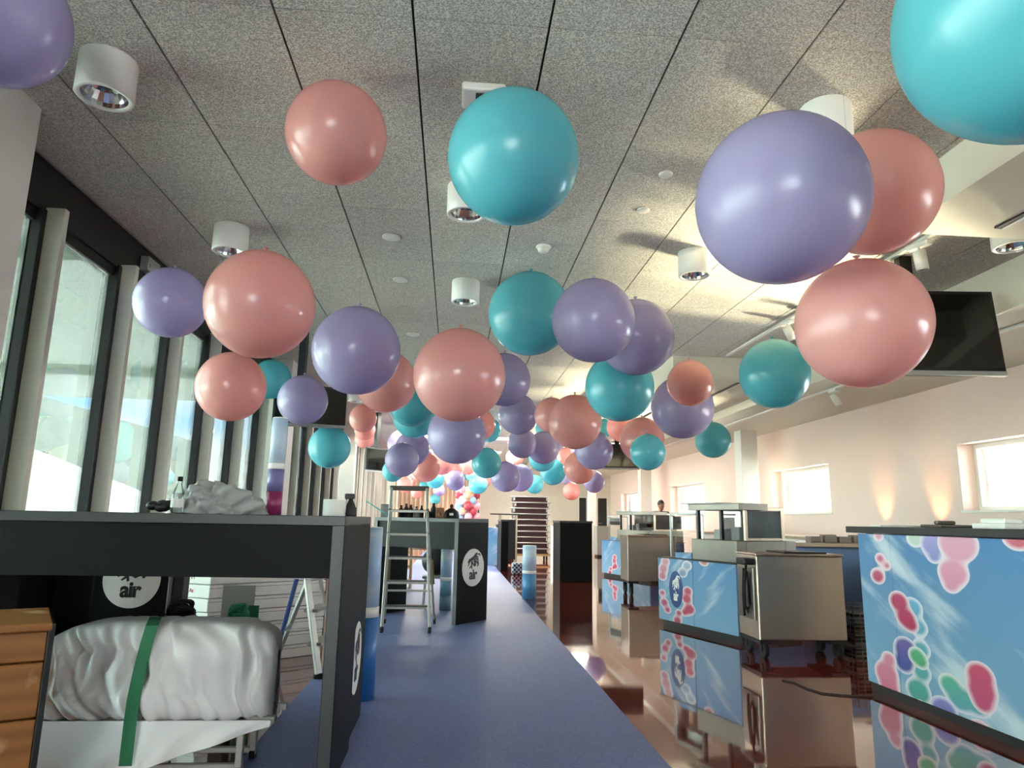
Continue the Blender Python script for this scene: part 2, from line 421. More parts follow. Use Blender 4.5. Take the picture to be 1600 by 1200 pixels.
# right wall with its deep windows
RW = [(-4.6, -2.3), (.2, 2.4), (5.55, 7.98), (10.95, 13.05), (16.7, 19.4), (22.8, 25.3)]
WZ0, WZ1 = 1.30, 2.10
m = MB()
m.box((XR, YB, 0), (XR + .35, YF, WZ0)); m.box((XR, YB, WZ1), (XR + .35, YF, CZ))
e = YB
for a, b in RW: m.box((XR, e, WZ0), (XR + .35, a, WZ1)); e = b
m.box((XR, e, WZ0), (XR + .35, YF, WZ1))
struct(m.done('wall_right', mat='white_wall'))
for i, (a, b) in enumerate(RW):
    f = MB(); w = .055
    f.box((XR + .2, a, WZ0), (XR + .26, b, WZ0 + w), .004); f.box((XR + .2, a, WZ1 - w), (XR + .26, b, WZ1), .004)
    f.box((XR + .2, a, WZ0 + w), (XR + .26, a + w, WZ1 - w), .004); f.box((XR + .2, b - w, WZ0 + w), (XR + .26, b, WZ1 - w), .004)
    fo = struct(f.done('window_%d' % (i + 1), mat='white_paint'))
    g = MB(); g.box((XR + .225, a + w, WZ0 + w), (XR + .235, b - w, WZ1 - w)); g.done('glass_pane', fo, 'clear')
    sl = MB(); sl.box((XR - .02, a - .03, WZ0 - .02), (XR + .2, b + .03, WZ0 + .006), .003); sl.done('window_sill', fo, 'white_paint')
# far wall with three dark doors
def pf(x, Y=YF): return (x - 708) / 1105 * Y
m = MB()
D = [(pf(742), pf(750), 2.2), (pf(905), pf(920), 2.02), (pf(935), pf(953), 2.02)]
e = XL
for a, b, h in D: m.box((e, YF, 0), (a, YF + .2, CZ)); m.box((a, YF, h), (b, YF + .2, CZ)); e = b
m.box((e, YF, 0), (XR + .3, YF + .2, CZ))
struct(m.done('wall_far', mat='cream'))
for i, (a, b, h) in enumerate(D):
    d = MB(); d.box((a + .04, YF + .05, .01), (b - .04, YF + .1, h - .04), .006); dd = struct(d.done('door_%d' % (i + 1), mat='frame_black'))
    f = MB(); f.box((a, YF - .01, 0), (a + .04, YF + .12, h)); f.box((b - .04, YF - .01, 0), (b, YF + .12, h)); f.box((a + .04, YF - .01, h - .04), (b - .04, YF + .12, h)); f.done('door_frame', dd, 'white_paint')
    k = MB(); k.cyl((a + .09, YF - .03, 1.02), (a + .19, YF - .03, 1.02), .01); k.cyl((a + .09, YF + .05, 1.02), (a + .09, YF - .03, 1.02), .009); k.done('door_handle', dd, 'silver')
m = MB(); m.box((XL - .1, YB - .2, 0), (XR + .3, YB, .7)); m.box((XL - .1, YB - .2, 2.9), (XR + .3, YB, CZ)); m.box((.45, YB - .2, .7), (XR + .3, YB, 2.9))
struct(m.done('wall_back', mat='white_wall'))
bk = MB()
for k in range(4): xx = XL + k * .99; bk.box((xx, YB - .14, .7), (xx + .08, YB - .04, 2.9))
bf = struct(bk.done('window_7', mat='fin'))  # unseen rear glazing, added and placed for fill light and balloon highlights
g = MB(); g.box((XL, YB - .1, .7), (.45, YB - .09, 2.9)); g.done('glass_pane', bf, 'clear')

# left glazed wall: black base rail, black head, then a bay every metre
m = MB(); m.box((XL - .12, YB, 0), (XL, YF, .10)); struct(m.done('wall_left', mat='frame_black'))
m = MB(); m.box((XL - .12, YB, 2.93), (XL - .0, YF, CZ + .01), .0); m.box((XL - .03, YB, CZ - .02), (XL + .015, YF, CZ + .005), mat=None)
struct(m.done('trim_1', mat='black_matte'))
m = MB(); m.box((XL + .0, YB, CZ - .012), (XL + .03, YF, CZ + .002)); struct(m.done('trim_2', mat='alu'))
BAY = 1.0; y0 = 4.28
k = 0; yy = y0 - 11 * BAY; n = 8
while yy < YF - .3:
    f = MB()
    f.box((XL - .06, yy - .05, .10), (XL + .012, yy - .0, 2.95), .004, 'frame_black')
    f.box((XL - .02, yy, .08), (XL + .115, yy + .05, 2.97), .004, 'fin')
    f.box((XL - .08, yy + .05, 2.86), (XL - .02, yy + .95, 2.94), .004, 'frame_black')
    f.box((XL - .08, yy + .05, .10), (XL - .02, yy + .95, .18), .004, 'frame_black')
    f.box((XL - .06, yy + .055, .10), (XL - .01, yy + .085, 2.93), .004, 'frame_black')
    fo = struct(f.done('window_%d' % n))
    g = MB(); g.box((XL - .055, yy + .055, .18), (XL - .045, yy + .95, 2.86)); g.done('glass_pane', fo, 'glass')
    n += 1; yy += BAY
# columns on both sides
for i, (x0, x1, ya, yb, z1) in enumerate([(-2.62, -2.30, 3.28, 3.62, CZ), (-2.62, -2.30, 9.70, 10.02, CZ), (-2.62, -2.30, 16.2, 16.5, CZ), (5.38, 5.70, 12.7, 13.02, 2.86), (5.38, 5.70, 19.9, 20.2, 2.86), (pf(923, 23), pf(934, 23), 23.0, 23.3, 2.97)]):
    m = MB(); m.box((x0, ya, 0), (x1, yb, z1), .006); struct(m.done('trim_%d' % (i + 3), mat='white_paint'))
# dropped bulkheads over the right bay, leaving a raised well between Y 4.0 and 8.65
m = MB()
m.box((2.80, YB, 2.97), (4.45, 4.0, CZ + .01)); m.box((2.80, 8.65, 2.97), (4.45, YF, CZ + .01)); m.box((4.45, YB, 2.852), (XR + .01, YF, CZ + .01))
struct(m.done('trim_9', mat='cream'))
m = MB()
for (a, b) in ((YB, 2.6), (2.9, 3.85), (8.9, 12.5), (13, 18)):
    m.box((3.35, a, 2.962), (3.39, b, 2.972), mat='black_matte'); m.box((3.39, a, 2.958), (3.41, b, 2.972), mat='white_paint')
    m.box((3.75, a, 2.962), (3.80, b, 2.972), mat='black_matte'); m.box((3.80, a, 2.958), (3.82, b, 2.972), mat='white_paint')
struct(m.done('trim_10'))
# outside: pavement and a deep canopy
m = MB(); m.box((-90, -60, -.6), (XL - .12, 90, -.1)); struct(m.done('ground', mat='concrete_out'))
m = MB(); m.box((XR + .35, -60, -12.6), (120, 120, -12.1)); struct(m.done('ground_apron', mat='concrete_out'))  # right-hand ground set low, beneath the added glint spots
m = MB(); m.quad((-9.5, -20, 3.45), (XL - .12, -20, 3.45), (XL - .12, 15, 3.45), (-9.5, 15, 3.45))
for k in range(6): m.box((-9.5, -16 + k * 5.5, 3.28), (XL - .2, -15.9 + k * 5.5, 3.44))
# sagging awning edge along the front of the canopy
edge = [(-20, 2.7), (10, 2.62), (16.7, 2.5), (22.6, 1.75), (26, 1.45)]
for (ya, za), (yb, zb) in zip(edge, edge[1:]):
    t_ = bmesh.new()
    vs = [t_.verts.new(q) for q in ((-9.6, ya, za), (-9.6, yb, zb), (-9.6, yb, 3.7), (-9.6, ya, 3.7), (-9.5, ya, za), (-9.5, yb, zb), (-9.5, yb, 3.7), (-9.5, ya, 3.7))]
    for fc in ((0, 3, 2, 1), (4, 5, 6, 7), (0, 1, 5, 4), (1, 2, 6, 5), (2, 3, 7, 6), (3, 0, 4, 7)): t_.faces.new([vs[q] for q in fc])
    m.add(t_)
struct(m.done('ceiling_canopy', mat='canopy'))
m = MB()
for k in range(6): m.cyl((-9.3, -15.9 + k * 8, -.1), (-9.3, -15.9 + k * 8, 3.3), .07)
struct(m.done('trim_11', mat='canopy'))
# curtain at the far end
m = MB()
def cf(u, v):
    x = -2.2 + 2.9 * u; return Vector((x, 26.6 + .05 * math.sin(x * 2 * PI / .17), .05 + 2.7 * v))
m.grid(cf, 300, 2); tag(m.done('curtain', mat='curtain'), 'pale peach pleated curtain hanging across the far end wall', 'curtain')
m = MB(); m.box((-2.3, 26.6, 2.74), (.8, 26.64, CZ)); struct(m.done('trim_12', mat='white_paint'))

# ------------------------------------------------------------------ ceiling fittings
def make_lamp(h=.2):
    t = thing('downlight', '', 'ceiling light')
    m = MB(); m.lathe([(0, 0), (.125, 0), (.128, -.004), (.128, -h + .004), (.124, -h), (.104, -h), (.102, -h + .01)], 40); m.done('housing', t, 'lamp_white')
    m = MB(); m.lathe([(.102, -h + .008), (.098, -h + .03), (.075, -h + .07), (.04, -h + .10), (0, -h + .105)], 24, smooth=False); m.done('reflector', t, 'chrome')
    m = MB(); m.lathe([(0, -h + .05), (.022, -h + .055), (.026, -h + .09), (.02, -h + .104)], 14); m.done('bulb', t, 'screen')
    return t
lamp = make_lamp()
LL = [(-1.73, 3.15, 'large white cylinder downlight nearest the first window column'),
      (-1.75, 5.12, 'white cylinder downlight above the largest left-hand pink balloon'),
      (.02, 4.25, 'white cylinder downlight peeking out behind the high turquoise balloon'),
      (.045, 6.12, 'white cylinder downlight in the middle of the ceiling, fully clear of balloons'),
      (1.87, 5.17, 'white cylinder downlight just beside the largest lilac balloon'),
      (1.87, 3.15, 'white cylinder downlight cut off by the top of the largest lilac balloon'),
      (3.87, 4.31, 'white cylinder downlight above the wall-side television'),
      (-1.75, 9.2, 'white cylinder downlight over the bar ladder, seen past pink balloons'),
      (-1.75, 12.0, 'small distant white cylinder downlight over the glazed wall side')]
for i, (x, y, lb) in enumerate(LL):
    o = lamp if i == 0 else copy_tree(lamp); o.location = (x, y, CZ); o['label'] = lb; o['group'] = 'cylinder downlights'
for i, (x, y, r, lb) in enumerate([(-.55, 5.15, .075, 'flat round ceiling speaker disc, nearest of the left row'), (-.554, 6.14, .075, 'flat round ceiling disc, second of the left row'),
        (-.551, 8.07, .075, 'flat round ceiling disc, last of the left row above pink balloon'), (1.257, 3.93, .045, 'small white ceiling disc nearest the big lilac balloon'), (1.256, 4.45, .045, 'small white ceiling disc behind the nearer small one')]):
    m = MB(); m.lathe([(0, -.012), (r * .8, -.012), (r * .95, -.009), (r, 0), (0, 0)], 32); tag(m.done('ceiling_disc', mat='white_paint', loc=(x, y, CZ)), lb, 'ceiling disc', 'round ceiling discs')
t = thing('smoke_detector', 'white domed smoke detector in the middle ceiling board', 'smoke detector', (.646, 5.19, CZ))
m = MB(); m.lathe([(0, -.016), (.055, -.016), (.06, -.012), (.06, 0), (0, 0)], 28); m.done('base', t, 'lamp_white')
m = MB(); m.lathe([(.048, -.016), (.044, -.04), (.03, -.052), (0, -.055)], 28); m.done('dome', t, 'white_paint')
p = at_z(753, 135, CZ)
t = thing('access_point', 'square white ceiling box half hidden by the high turquoise balloon', 'wifi box', (p.x, p.y + .04, CZ))
m = MB(); m.box((-.10, -.08, -.045), (.12, .10, 0), .012); m.done('housing', t, 'lamp_white')
m = MB(); m.box((-.03, -.05, -.049), (.05, .03, -.044), .002); m.done('face_plate', t, 'frame_black')

def spot(x, y, z, lb, ang=.0, tilt=.35):
    t = thing('track_spotlight', lb, 'spotlight', (x, y, z), ang, 'white track spotlights')
    m = MB(); m.box((-.03, -.09, -.035), (.03, .09, 0), .006); m.done('adapter', t, 'lamp_white')
    m = MB(); m.cyl((0, 0, -.03), (0, 0, -.09), .01); m.done('stem', t, 'lamp_white')
    m = MB(); a = Vector((math.sin(tilt), 0, -math.cos(tilt))); c = Vector((0, 0, -.09))
    m.cyl(c - a * .03, c + a * .12, .045, seg=24); h = m.done('lamp_head', t, 'lamp_white')
    m = MB(); m.cyl(c + a * .1205, c + a * .122, .036, seg=20); m.done('lens', h, 'screen')
for x0, y0_, y1_, z in ((3.47, 4.2, 8.5, CZ), (4.85, YB + 1, 22, 2.852)):
    m = MB(); m.box((x0 - .02, y0_, z - .025), (x0 + .02, y1_, z), .003)
    tag(m.done('light_track', mat='white_paint'), 'white lighting track fixed in the raised ceiling well' if z == CZ else 'long white lighting track under the wall-side soffit', 'lighting track')
spot(3.47, 4.72, CZ - .025, 'white track spotlight right above the wall-side television', .3, .15)
spot(3.47, 6.85, CZ - .025, 'white track spotlight just above the wall-side turquoise balloon', .2, .5)
spot(3.47, 6.45, CZ - .025, 'white track spotlight tucked against the lowest large pink balloon', .8, .2)
spot(4.85, 8.45, 2.827, 'white spotlight alone on the soffit track, aimed at the wall', 0, .5)
spot(4.85, 12.2, 2.827, 'distant white spotlight on the soffit track beyond the wall-side turquoise balloon', 0, .5)
# added fill lights, shaped as flat panels, to brighten the far end of the hall
for i, (x, y, z) in enumerate(((-.9, 14.5, CZ), (1.6, 15.2, CZ), (-.9, 18.5, CZ), (1.2, 18.5, CZ), (-.9, 22.5, CZ), (1.2, 22.5, CZ), (3.9, 16.5, 2.95), (3.9, 21.5, 2.95))):
    lb = ['left', 'right', 'left', 'right', 'left', 'right', 'bulkhead', 'bulkhead'][i]; rk = ['nearest', 'nearest', 'middle', 'middle', 'farthest', 'farthest', 'nearer', 'farther'][i]
    t = thing('fill_panel', f'{rk} added white fill panel of the far {lb} row', 'ceiling light', (x, y, z), 0, 'added fill panels far down the hall')
    m = MB(); m.box((-.3, -.3, -.02), (.3, .3, -.001), .004); m.done('frame', t, 'lamp_white')
    em = NT('fill_diffuser'); em.p.inputs['Emission Color'].default_value = (1, .95, .84, 1); em.p.inputs['Emission Strength'].default_value = 2.0
    m = MB(); m.box((-.27, -.27, -.024), (.27, .27, -.0201)); m.done('diffuser', t, em.m)
    ld = bpy.data.lights.new('fill_panel_glow', 'AREA'); ld.energy = 16 if z < 3 else (30 if y < 17 else 60); ld.size = .54; ld.color = (1, .95, .84)
    lo = bpy.data.objects.new('fill_panel_glow', ld); COL.objects.link(lo); lo.parent = t; lo.location = (0, 0, -.03)
# televisions
def tv(name, c, w, h, yaw, tilt, label, post_top, pd=(0, .05)):
    t = thing('television', label, 'television', c, yaw, 'ceiling televisions')
    R = Matrix.Rotation(tilt, 4, 'X')
    m = MB(); m.box((-w / 2, 0, -h / 2), (w / 2, .05, h / 2), .008, M=R); m.done('casing', t, 'black_matte')
    m = MB(); m.box((-w / 2 + .03, -.003, -h / 2 + .06), (w / 2 - .03, .002, h / 2 - .03), M=R); m.done('screen', t, 'screen')
    m = MB(); m.box((-w / 2, -.004, -h / 2 - .002), (w / 2, .03, -h / 2 + .035), .003, M=R); m.done('speaker_bar', t, 'silver')
    m = MB(); m.box((pd[0] - .05, .06, -.05), (pd[0] + .05, .14, post_top - c[2]), .004); m.done('ceiling_post', t, 'black_matte')
    m = MB(); m.box((pd[0] - .1, .045, -.15), (pd[0] + .1, .09, .15), .004); m.done('wall_plate', t, 'black_matte')
tv('a', (3.70, 4.95, 2.60), 1.0, .70, -.10, -.09, 'large black television hanging from the ceiling beside low pink balloon', CZ, (-.14, 0))
tv('b', (-1.66, 7.95, 2.33), .80, .48, .22, -.06, 'black ceiling television behind lilac balloon, reflecting the windows', CZ, (-.12, 0))
tv('c', (-1.55, 14.5, 2.25), .75, .5, .9, -.05, 'small distant ceiling television close to the glazed wall', CZ)
tv('d', (3.55, 15.0, 2.50), .95, .56, -.1, -.05, 'distant black ceiling television among balloons near the far doors', 2.97)

# ------------------------------------------------------------------ balloons
def balloon_mesh(mat):
    m = MB(); prof = []
    N = 40
    for i in range(N + 1):
        a = -PI / 2 + PI * i / N
        r = math.cos(a) * .5; z = math.sin(a) * .5
        if z > 0: r *= 1 - .035 * (z / .5) ** 2; z *= 1.045
        if i == N: r = .012; z = .5225
        prof.append((max(r, 0 if i == 0 else .001), z))
    prof[0] = (0, -.5)
    prof += [(.010, .531), (.009, .536)]
    m.lathe(prof, 56)
    o = m.done('balloon', None, mat); me = o.data; bpy.data.objects.remove(o); return me
BM = {k: balloon_mesh(k) for k in ('pink', 'cyan', 'lilac')}
def knot_mesh(mat):
    m = MB(); m.lathe([(0, -.004), (.011, 0), (.013, .006), (.008, .011), (.010, .016), (.020, .026), (.017, .027), (0, .020)], 14)
    o = m.done('knot', None, mat); me = o.data; bpy.data.objects.remove(o); return me
KM = {k: knot_mesh(k) for k in BM}
m = MB(); m.cyl((0, 0, 0), (0, 0, 1), 1.0, seg=6); _o = m.done('hanging_thread', None, 'thread'); TM = _o.data; bpy.data.objects.remove(_o)
BL = [  # px, py, px radius, colour, diameter, words that single it out
 (-6, 27, 121, 'lilac', .55, 'lilac balloon cut off by the upper corner above the first column'),
 (526, 210, 81, 'pink', .50, 'pink balloon hanging alone, highest of the pink ones'),
 (802, 248, 105, 'cyan', .55, 'large turquoise balloon high in the middle of the room'),
 (1220, 314, 137, 'lilac', .60, 'largest lilac balloon, in front of a pink one'),
 (1365, 303, 102, 'pink', .58, 'pink balloon half hidden behind the largest lilac balloon'),
 (1347, 507, 105, 'pink', .50, 'large pink balloon low in front of the hanging television'),
 (1622, 12, 240, 'cyan', .62, 'huge turquoise balloon cut off by the upper corner of the view'),
 (407, 477, 86, 'pink', .60, 'largest pink balloon near the glazed wall'),
 (267, 474, 57, 'lilac', .48, 'lilac balloon closest to the window mullions'),
 (557, 549, 69, 'lilac', .60, 'large lilac balloon in front of a half hidden pink one'),
 (361, 605, 55, 'pink', .52, 'pink balloon directly below the largest left-hand pink one'),
 (424, 593, 31, 'cyan', .42, 'turquoise balloon mostly hidden behind the lower left pink balloon'),
 (473, 626, 39, 'lilac', .48, 'lilac balloon in front of the window-side television'),
 (515, 699, 33, 'cyan', .48, 'low turquoise balloon just under the window-side television'),
 (603, 597, 48, 'pink', .60, 'pink balloon half hidden behind the large left lilac balloon'),
 (567, 654, 21.5, 'pink', .44, 'small pink balloon, topmost of a column of three'),
 (570, 671, 16.5, 'pink', .42, 'small pink balloon, middle of a column of three'),
 (570, 685, 16, 'pink', .48, 'small pink balloon, lowest of a column of three'),
 (644, 631, 36, 'cyan', .55, 'turquoise balloon, upper of two stacked beside the central pink'),
 (648, 651, 34, 'cyan', .58, 'turquoise balloon, lower of two stacked beside the central pink'),
 (718, 587, 72, 'pink', .60, 'large central pink balloon above a lilac one'),
 (788, 594, 41, 'lilac', .55, 'dark lilac balloon peeking out behind the central pink balloon'),
 (810, 648, 31, 'lilac', .52, 'dark lilac balloon to the lower right of the central pink one'),
 (714, 679, 46, 'lilac', .60, 'lilac balloon directly under the large central pink one'),
 (764, 672, 19, 'cyan', .50, 'small turquoise balloon between central lilac balloons'),
 (750, 664, 24, 'pink', .58, 'sliver of pink balloon behind the central pink and lilac ones'),
 (828, 491, 65, 'cyan', .69, 'large turquoise balloon beside a lilac one, above the middle'),
 (927, 502, 65, 'lilac', .55, 'lilac balloon, nearer of the overlapping pair right of centre'),
 (994, 528, 59, 'lilac', .60, 'lilac balloon, farther of the overlapping pair right of centre'),
 (968, 605, 54, 'cyan', .60, 'turquoise balloon directly below the overlapping lilac pair'),
 (1078, 599, 36, 'pink', .42, 'peach pink balloon in front of a larger lilac one'),
 (1066, 637, 49, 'lilac', .72, 'lilac balloon partly covered by a peach pink one'),
 (1210, 585, 55, 'cyan', .55, 'turquoise balloon in front of the white pillar top'),
 (1114, 688, 28, 'cyan', .50, 'turquoise balloon low by the wall below the lilac one'),
 (862, 649, 27, 'pink', .42, 'small peach pink balloon in front of the larger peach one'),
 (898, 660, 42, 'pink', .60, 'large peach pink balloon right of centre behind a small one'),
 (972, 667, 24, 'pink', .50, 'pink balloon under the turquoise one, left of a cream pink pair'),
 (1003, 688, 35, 'pink', .60, 'pale pink balloon mostly behind a small turquoise one'),
 (1012, 707, 28, 'cyan', .40, 'pale turquoise balloon in front of a pale pink one'),
 (928, 704, 30, 'lilac', .52, 'lilac balloon in front of the distant black television'),
 (906, 731, 25, 'pink', .52, 'pale pink balloon tucked under a lilac one near far doors'),
 (928, 753, 17, 'lilac', .48, 'small dusky lilac balloon lowest beside the far doors'),
 (893, 768, 13.5, 'pink', .50, 'small coral pink balloon lowest above the dark counter'),
 (816, 693, 23, 'lilac', .50, 'lilac balloon, left of two touching in the middle distance'),
 (849, 700, 25, 'lilac', .56, 'lilac balloon with a turquoise one peeking out above'),
 (852, 669, 16, 'cyan', .48, 'bit of turquoise balloon showing under the small peach one'),
 (847, 716, 21, 'cyan', .56, 'turquoise balloon showing below the middle distance lilac one'),
 (864, 738, 20, 'cyan', .56, 'bright turquoise balloon low above the stacked tables'),
 (835, 757, 14.5, 'cyan', .50, 'small turquoise balloon lowest above the stacked tables'),
 (886, 747, 11, 'lilac', .48, 'tiny lilac balloon between turquoise and pale pink ones'),
 (760, 724, 23.5, 'cyan', .50, 'turquoise balloon in front of the twin lilac balloons'),
 (790, 745, 23.5, 'lilac', .56, 'lilac balloon, left of the low twin pair'),
 (813, 747, 21, 'lilac', .56, 'lilac balloon, right of the low twin pair'),
 (804, 715, 14, 'pink', .50, 'small coral balloon above the low twin lilac pair'),
 (755, 750, 12.5, 'pink', .48, 'small pink balloon under the low turquoise one'),
 (747, 757, 15, 'cyan', .52, 'small turquoise balloon beside the tower of tiny balloons'),
 (628, 719, 26.5, 'lilac', .50, 'lilac balloon above the tall step ladder'),
 (644, 701, 27, 'lilac', .58, 'lilac balloon behind the one above the tall step ladder'),
 (627, 694, 22, 'lilac', .60, 'pale sliver of lilac balloon behind the ladder-side pair'),
 (614, 736, 17, 'cyan', .40, 'turquoise balloon low behind the lilac above the ladder'),
 (665, 731, 22.5, 'pink', .52, 'coral pink balloon right above the tall step ladder'),
 (690, 722, 20, 'pink', .58, 'coral pink balloon under the central lilac one'),
 (633, 757, 13, 'pink', .50, 'small pale pink balloon against the ladder top'),
 (680, 749, 14.5, 'cyan', .50, 'bright turquoise balloon beside coral pink over the ladder'),
 (663, 759, 8, 'cyan', .40, 'tiny turquoise balloon on the ladder top edge'),
 (711, 751, 15.5, 'lilac', .42, 'small lilac balloon over the tower of tiny balloons'),
 (713, 733, 11, 'pink', .36, 'tiny dusky pink balloon above small lilac one'),
 (731, 727, 15, 'pink', .52, 'small pink balloon below the central lilac one'),
 (686, 766, 9.5, 'lilac', .40, 'tiny lilac balloon hanging above a lower turquoise'),
 (680, 780, 8.5, 'cyan', .46, 'tiny turquoise balloon, lowest one before the curtain'),
 (737, 743, 9, 'cyan', .38, 'tiny turquoise balloon next to the central low turquoise'),
 (651, 770, 9, 'pink', .48, 'tiny pink balloon seen through the ladder top'),
 (885, 715, 15, 'pink', .56, 'pink balloon behind the large peach one, upper of two'),
 (881, 727, 12, 'pink', .52, 'pink balloon behind the pale pink one, lower of two'),
 (876, 702, 11, 'lilac', .52, 'tiny lilac balloon left of the large peach one'),
 (944, 669, 14, 'cyan', .54, 'turquoise sliver between peach balloon and coral one'),
 (700, 741, 12, 'pink', .52, 'pink balloon hidden among small lilac ones in the distance'),
 (640, 742, 15, 'pink', .62, 'pale pink balloon behind the coral one above the ladder'),
 (775, 733, 11, 'pink', .54, 'tiny pink balloon glimpsed behind the twin lilac pair'),
 (722, 742, 10, 'cyan', .52, 'tiny turquoise balloon right of the small lilac one'),
 (663, 716, 14, 'lilac', .60, 'lilac balloon hidden between coral pink ones over ladder'),
 (905, 700, 14, 'lilac', .56, 'lilac balloon mostly behind the lower edge of the peach one'),
]
def roof(x, y):
    if x > 4.45: return 2.852
    if x > 2.80 and (y < 4.0 or y > 8.65): return 2.97
    return CZ
placed = []
for (px, py, r, c, D, lb) in BL:
    d = ray(px, py); d = d / np.linalg.norm(d)
    th = math.atan(math.hypot(px - 800, py - 600) / F)
    al = math.atan(r * math.cos(th) ** 1.5 / F)
    while True:
        dist = D / 2 / math.sin(al); q = d * dist + np.array([0, 0, EYE])
        if (q[2] + .56 * D > roof(q[0], q[1]) - .02 or q[0] - D / 2 < -2.33 or q[1] + D / 2 > 26.2) and D > .25: D -= .01
        else: break
    o = bpy.data.objects.new('balloon', BM[c]); COL.objects.link(o); o.location = q; o.scale = (D,) * 3; o.rotation_euler.z = random.random() * 6
    tag(o, lb, 'balloon', 'hanging balloons')
    k = bpy.data.objects.new('knot', KM[c]); COL.objects.link(k); k.parent = o; k.location = (0, 0, .531); k.scale = (1.5, 1.5, 1.5)
    h = roof(q[0], q[1]) - q[2] - .545 * D
    if h > 0:
        s = bpy.data.objects.new('hanging_thread', TM); COL.objects.link(s); s.parent = o; s.location = (0, 0, .545); s.scale = (.0006 / D, .0006 / D, h / D)
    placed.append((q, D, lb))
for i in range(len(placed)):
    for j in range(i):
        g = np.linalg.norm(placed[i][0] - placed[j][0]) - (placed[i][1] + placed[j][1]) / 2
        if g < -.01: print('BALLOONS MEET', round(g, 3), placed[i][2], '|', placed[j][2])
# tower of tiny balloons by the far doorway
t = thing('balloon_tower', 'tower of many tiny white, pink, red and pale blue balloons by the doorway', 'balloon column', (.42, 22.0, .0070))
SM = {}
for c in ('bw', 'bp', 'br', 'bb', 'bo'):
    m = MB(); m.sphere((0, 0, 0), 1, (1, 1, 1.08), u=14, v=10); _o = m.done('small_balloon', None, c); SM[c] = _o.data; bpy.data.objects.remove(_o)
m = MB(); m.cyl((0, 0, 0), (0, 0, 2.05), .03); m.cyl((0, 0, 0), (0, 0, .03), .22); m.done('stand', t, 'white_paint')
for lv in range(12):
    for k in range(5):
        a = k * 2 * PI / 5 + lv * .6; rr = .27 + random.uniform(-.03, .03)
        o = bpy.data.objects.new('small_balloon', SM[random.choice(['bw', 'bp', 'bp', 'br', 'bb', 'bb', 'bo'])]); COL.objects.link(o); o.parent = t
        o.location = (rr * math.cos(a), rr * math.sin(a), .165 + lv * .165); s = random.uniform(.10, .14); o.scale = (s, s, s)

# ------------------------------------------------------------------ left bar tables
def bar_table(label, loc, L, Dp, rz=0., apron=.22, right_logo=None, back=None, skip_left=False, H=1.105):
    """x: 0..-L (right end at 0), y: 0..Dp"""
    t = thing('bar_table', label, 'bar table', (loc[0], loc[1], .0065), rz); H -= .0055
    m = MB(); m.box((-L, 0, H - .042), (0, Dp, H), .003); m.done('table_top', t, 'black_edge')
    m = MB(); m.box((-L + .055, .015, H - .042 - apron), (-.055, .04, H - .042), .002); m.done('apron', t, 'black_lam')
    for sx in (-.055, -L):
        m = MB(); m.box((sx, .0, 0), (sx + .055, Dp, H - .042), .003, 'black_lam'); m.box((sx + .003, -.002, 0), (sx + .052, .003, H - .042), mat='black_edge'); leg = m.done('end_panel', t)
        if right_logo and sx == -.055:
            logo(leg, face_frame((.0012, right_logo[0], right_logo[1]), (0, 1, 0)), right_logo[2])
    if back:
        m = MB(); m.box((back[0], Dp - .03, .02), (back[1], Dp - .005, H - .042), .002); m.done('back_panel', t, 'black_lam')
    return t
bar_table('charcoal bar table nearest the camera with a bed roll under it', (-.462, 3.10, 0), 1.66, .55)
bar_table('charcoal bar table with round white sticker on its end, behind the nearest one', (-.485, 3.70, 0), 1.78, .55, right_logo=(.22, .37, .18), back=(-1.80, -1.52))
# logo module against the glazing
xl = at_y(112, 920, 4.42).x; xr = at_y(262, 920, 4.42).x; xr2 = at_y(281, 920, 4.42).x
t = thing('bar_module', 'black bar end module with round white sticker facing the camera', 'bar counter', (xl, 4.42, 0))
m = MB(); m.box((0, 0, 0), (xr - xl, .05, 1.06), .004); b_ = m.done('front_panel', t, 'black_lam')
m = MB(); m.box((0, .052, 0), (xr2 - xl, .15, 1.06), .004); m.done('body', t, 'black_matte')
m = MB(); m.box((0, -.01, 1.06), (xr2 - xl, .26, 1.10), .003); m.done('table_top', t, 'black_edge')
c = at_y(206, 905, 4.418); logo(b_, face_frame((c.x - xl, -.001, c.z), (1, 0, 0)), .165)
m = MB(); m.box((xr - xl + .001, -.004, 0), (xr - xl + .008, .045, 1.06)); m.done('metal_edge', t, 'alu')
# middle table with rotated end panel
a = at_z(712, 978, 0); a2 = at_z(760, 969, 0); dv = (Vector(a2) - Vector(a)); ang = math.atan2(dv.y, dv.x) - PI / 2
Lp = dv.length
t = bar_table('charcoal bar table behind the tall ladder, with jugs and bottles on top', (a2.x - Lp * math.cos(ang + PI / 2), a2.y - Lp * math.sin(ang + PI / 2), 0), 1.25, Lp, ang, apron=.29, right_logo=(Lp * .5, .575, .20))
MIDT = t.matrix_basis.copy()
# far dark counters
def module(label, x0, x1, y0, y1, h=1.10):
    t = thing('bar_module', label, 'bar counter', (x0, y0, 0)); w = x1 - x0; d = y1 - y0
    m = MB(); m.box((0, 0, 0), (w, d, h - .04), .004); m.done('body', t, 'black_lam')
    m = MB(); m.box((-.01, -.01, h - .04), (w + .01, d + .01, h), .003); m.done('table_top', t, 'black_edge')
module('tall plain charcoal counter block right of the stacked tables', 1.98, 2.58, 13.0, 13.9)
module('low dark counter block beyond the stacked tables', 1.35, 1.95, 21.5, 22.2, .95)
module('charcoal counter between the far balloons tower and stacked tables', 1.06, 1.22, 15.5, 16.6)
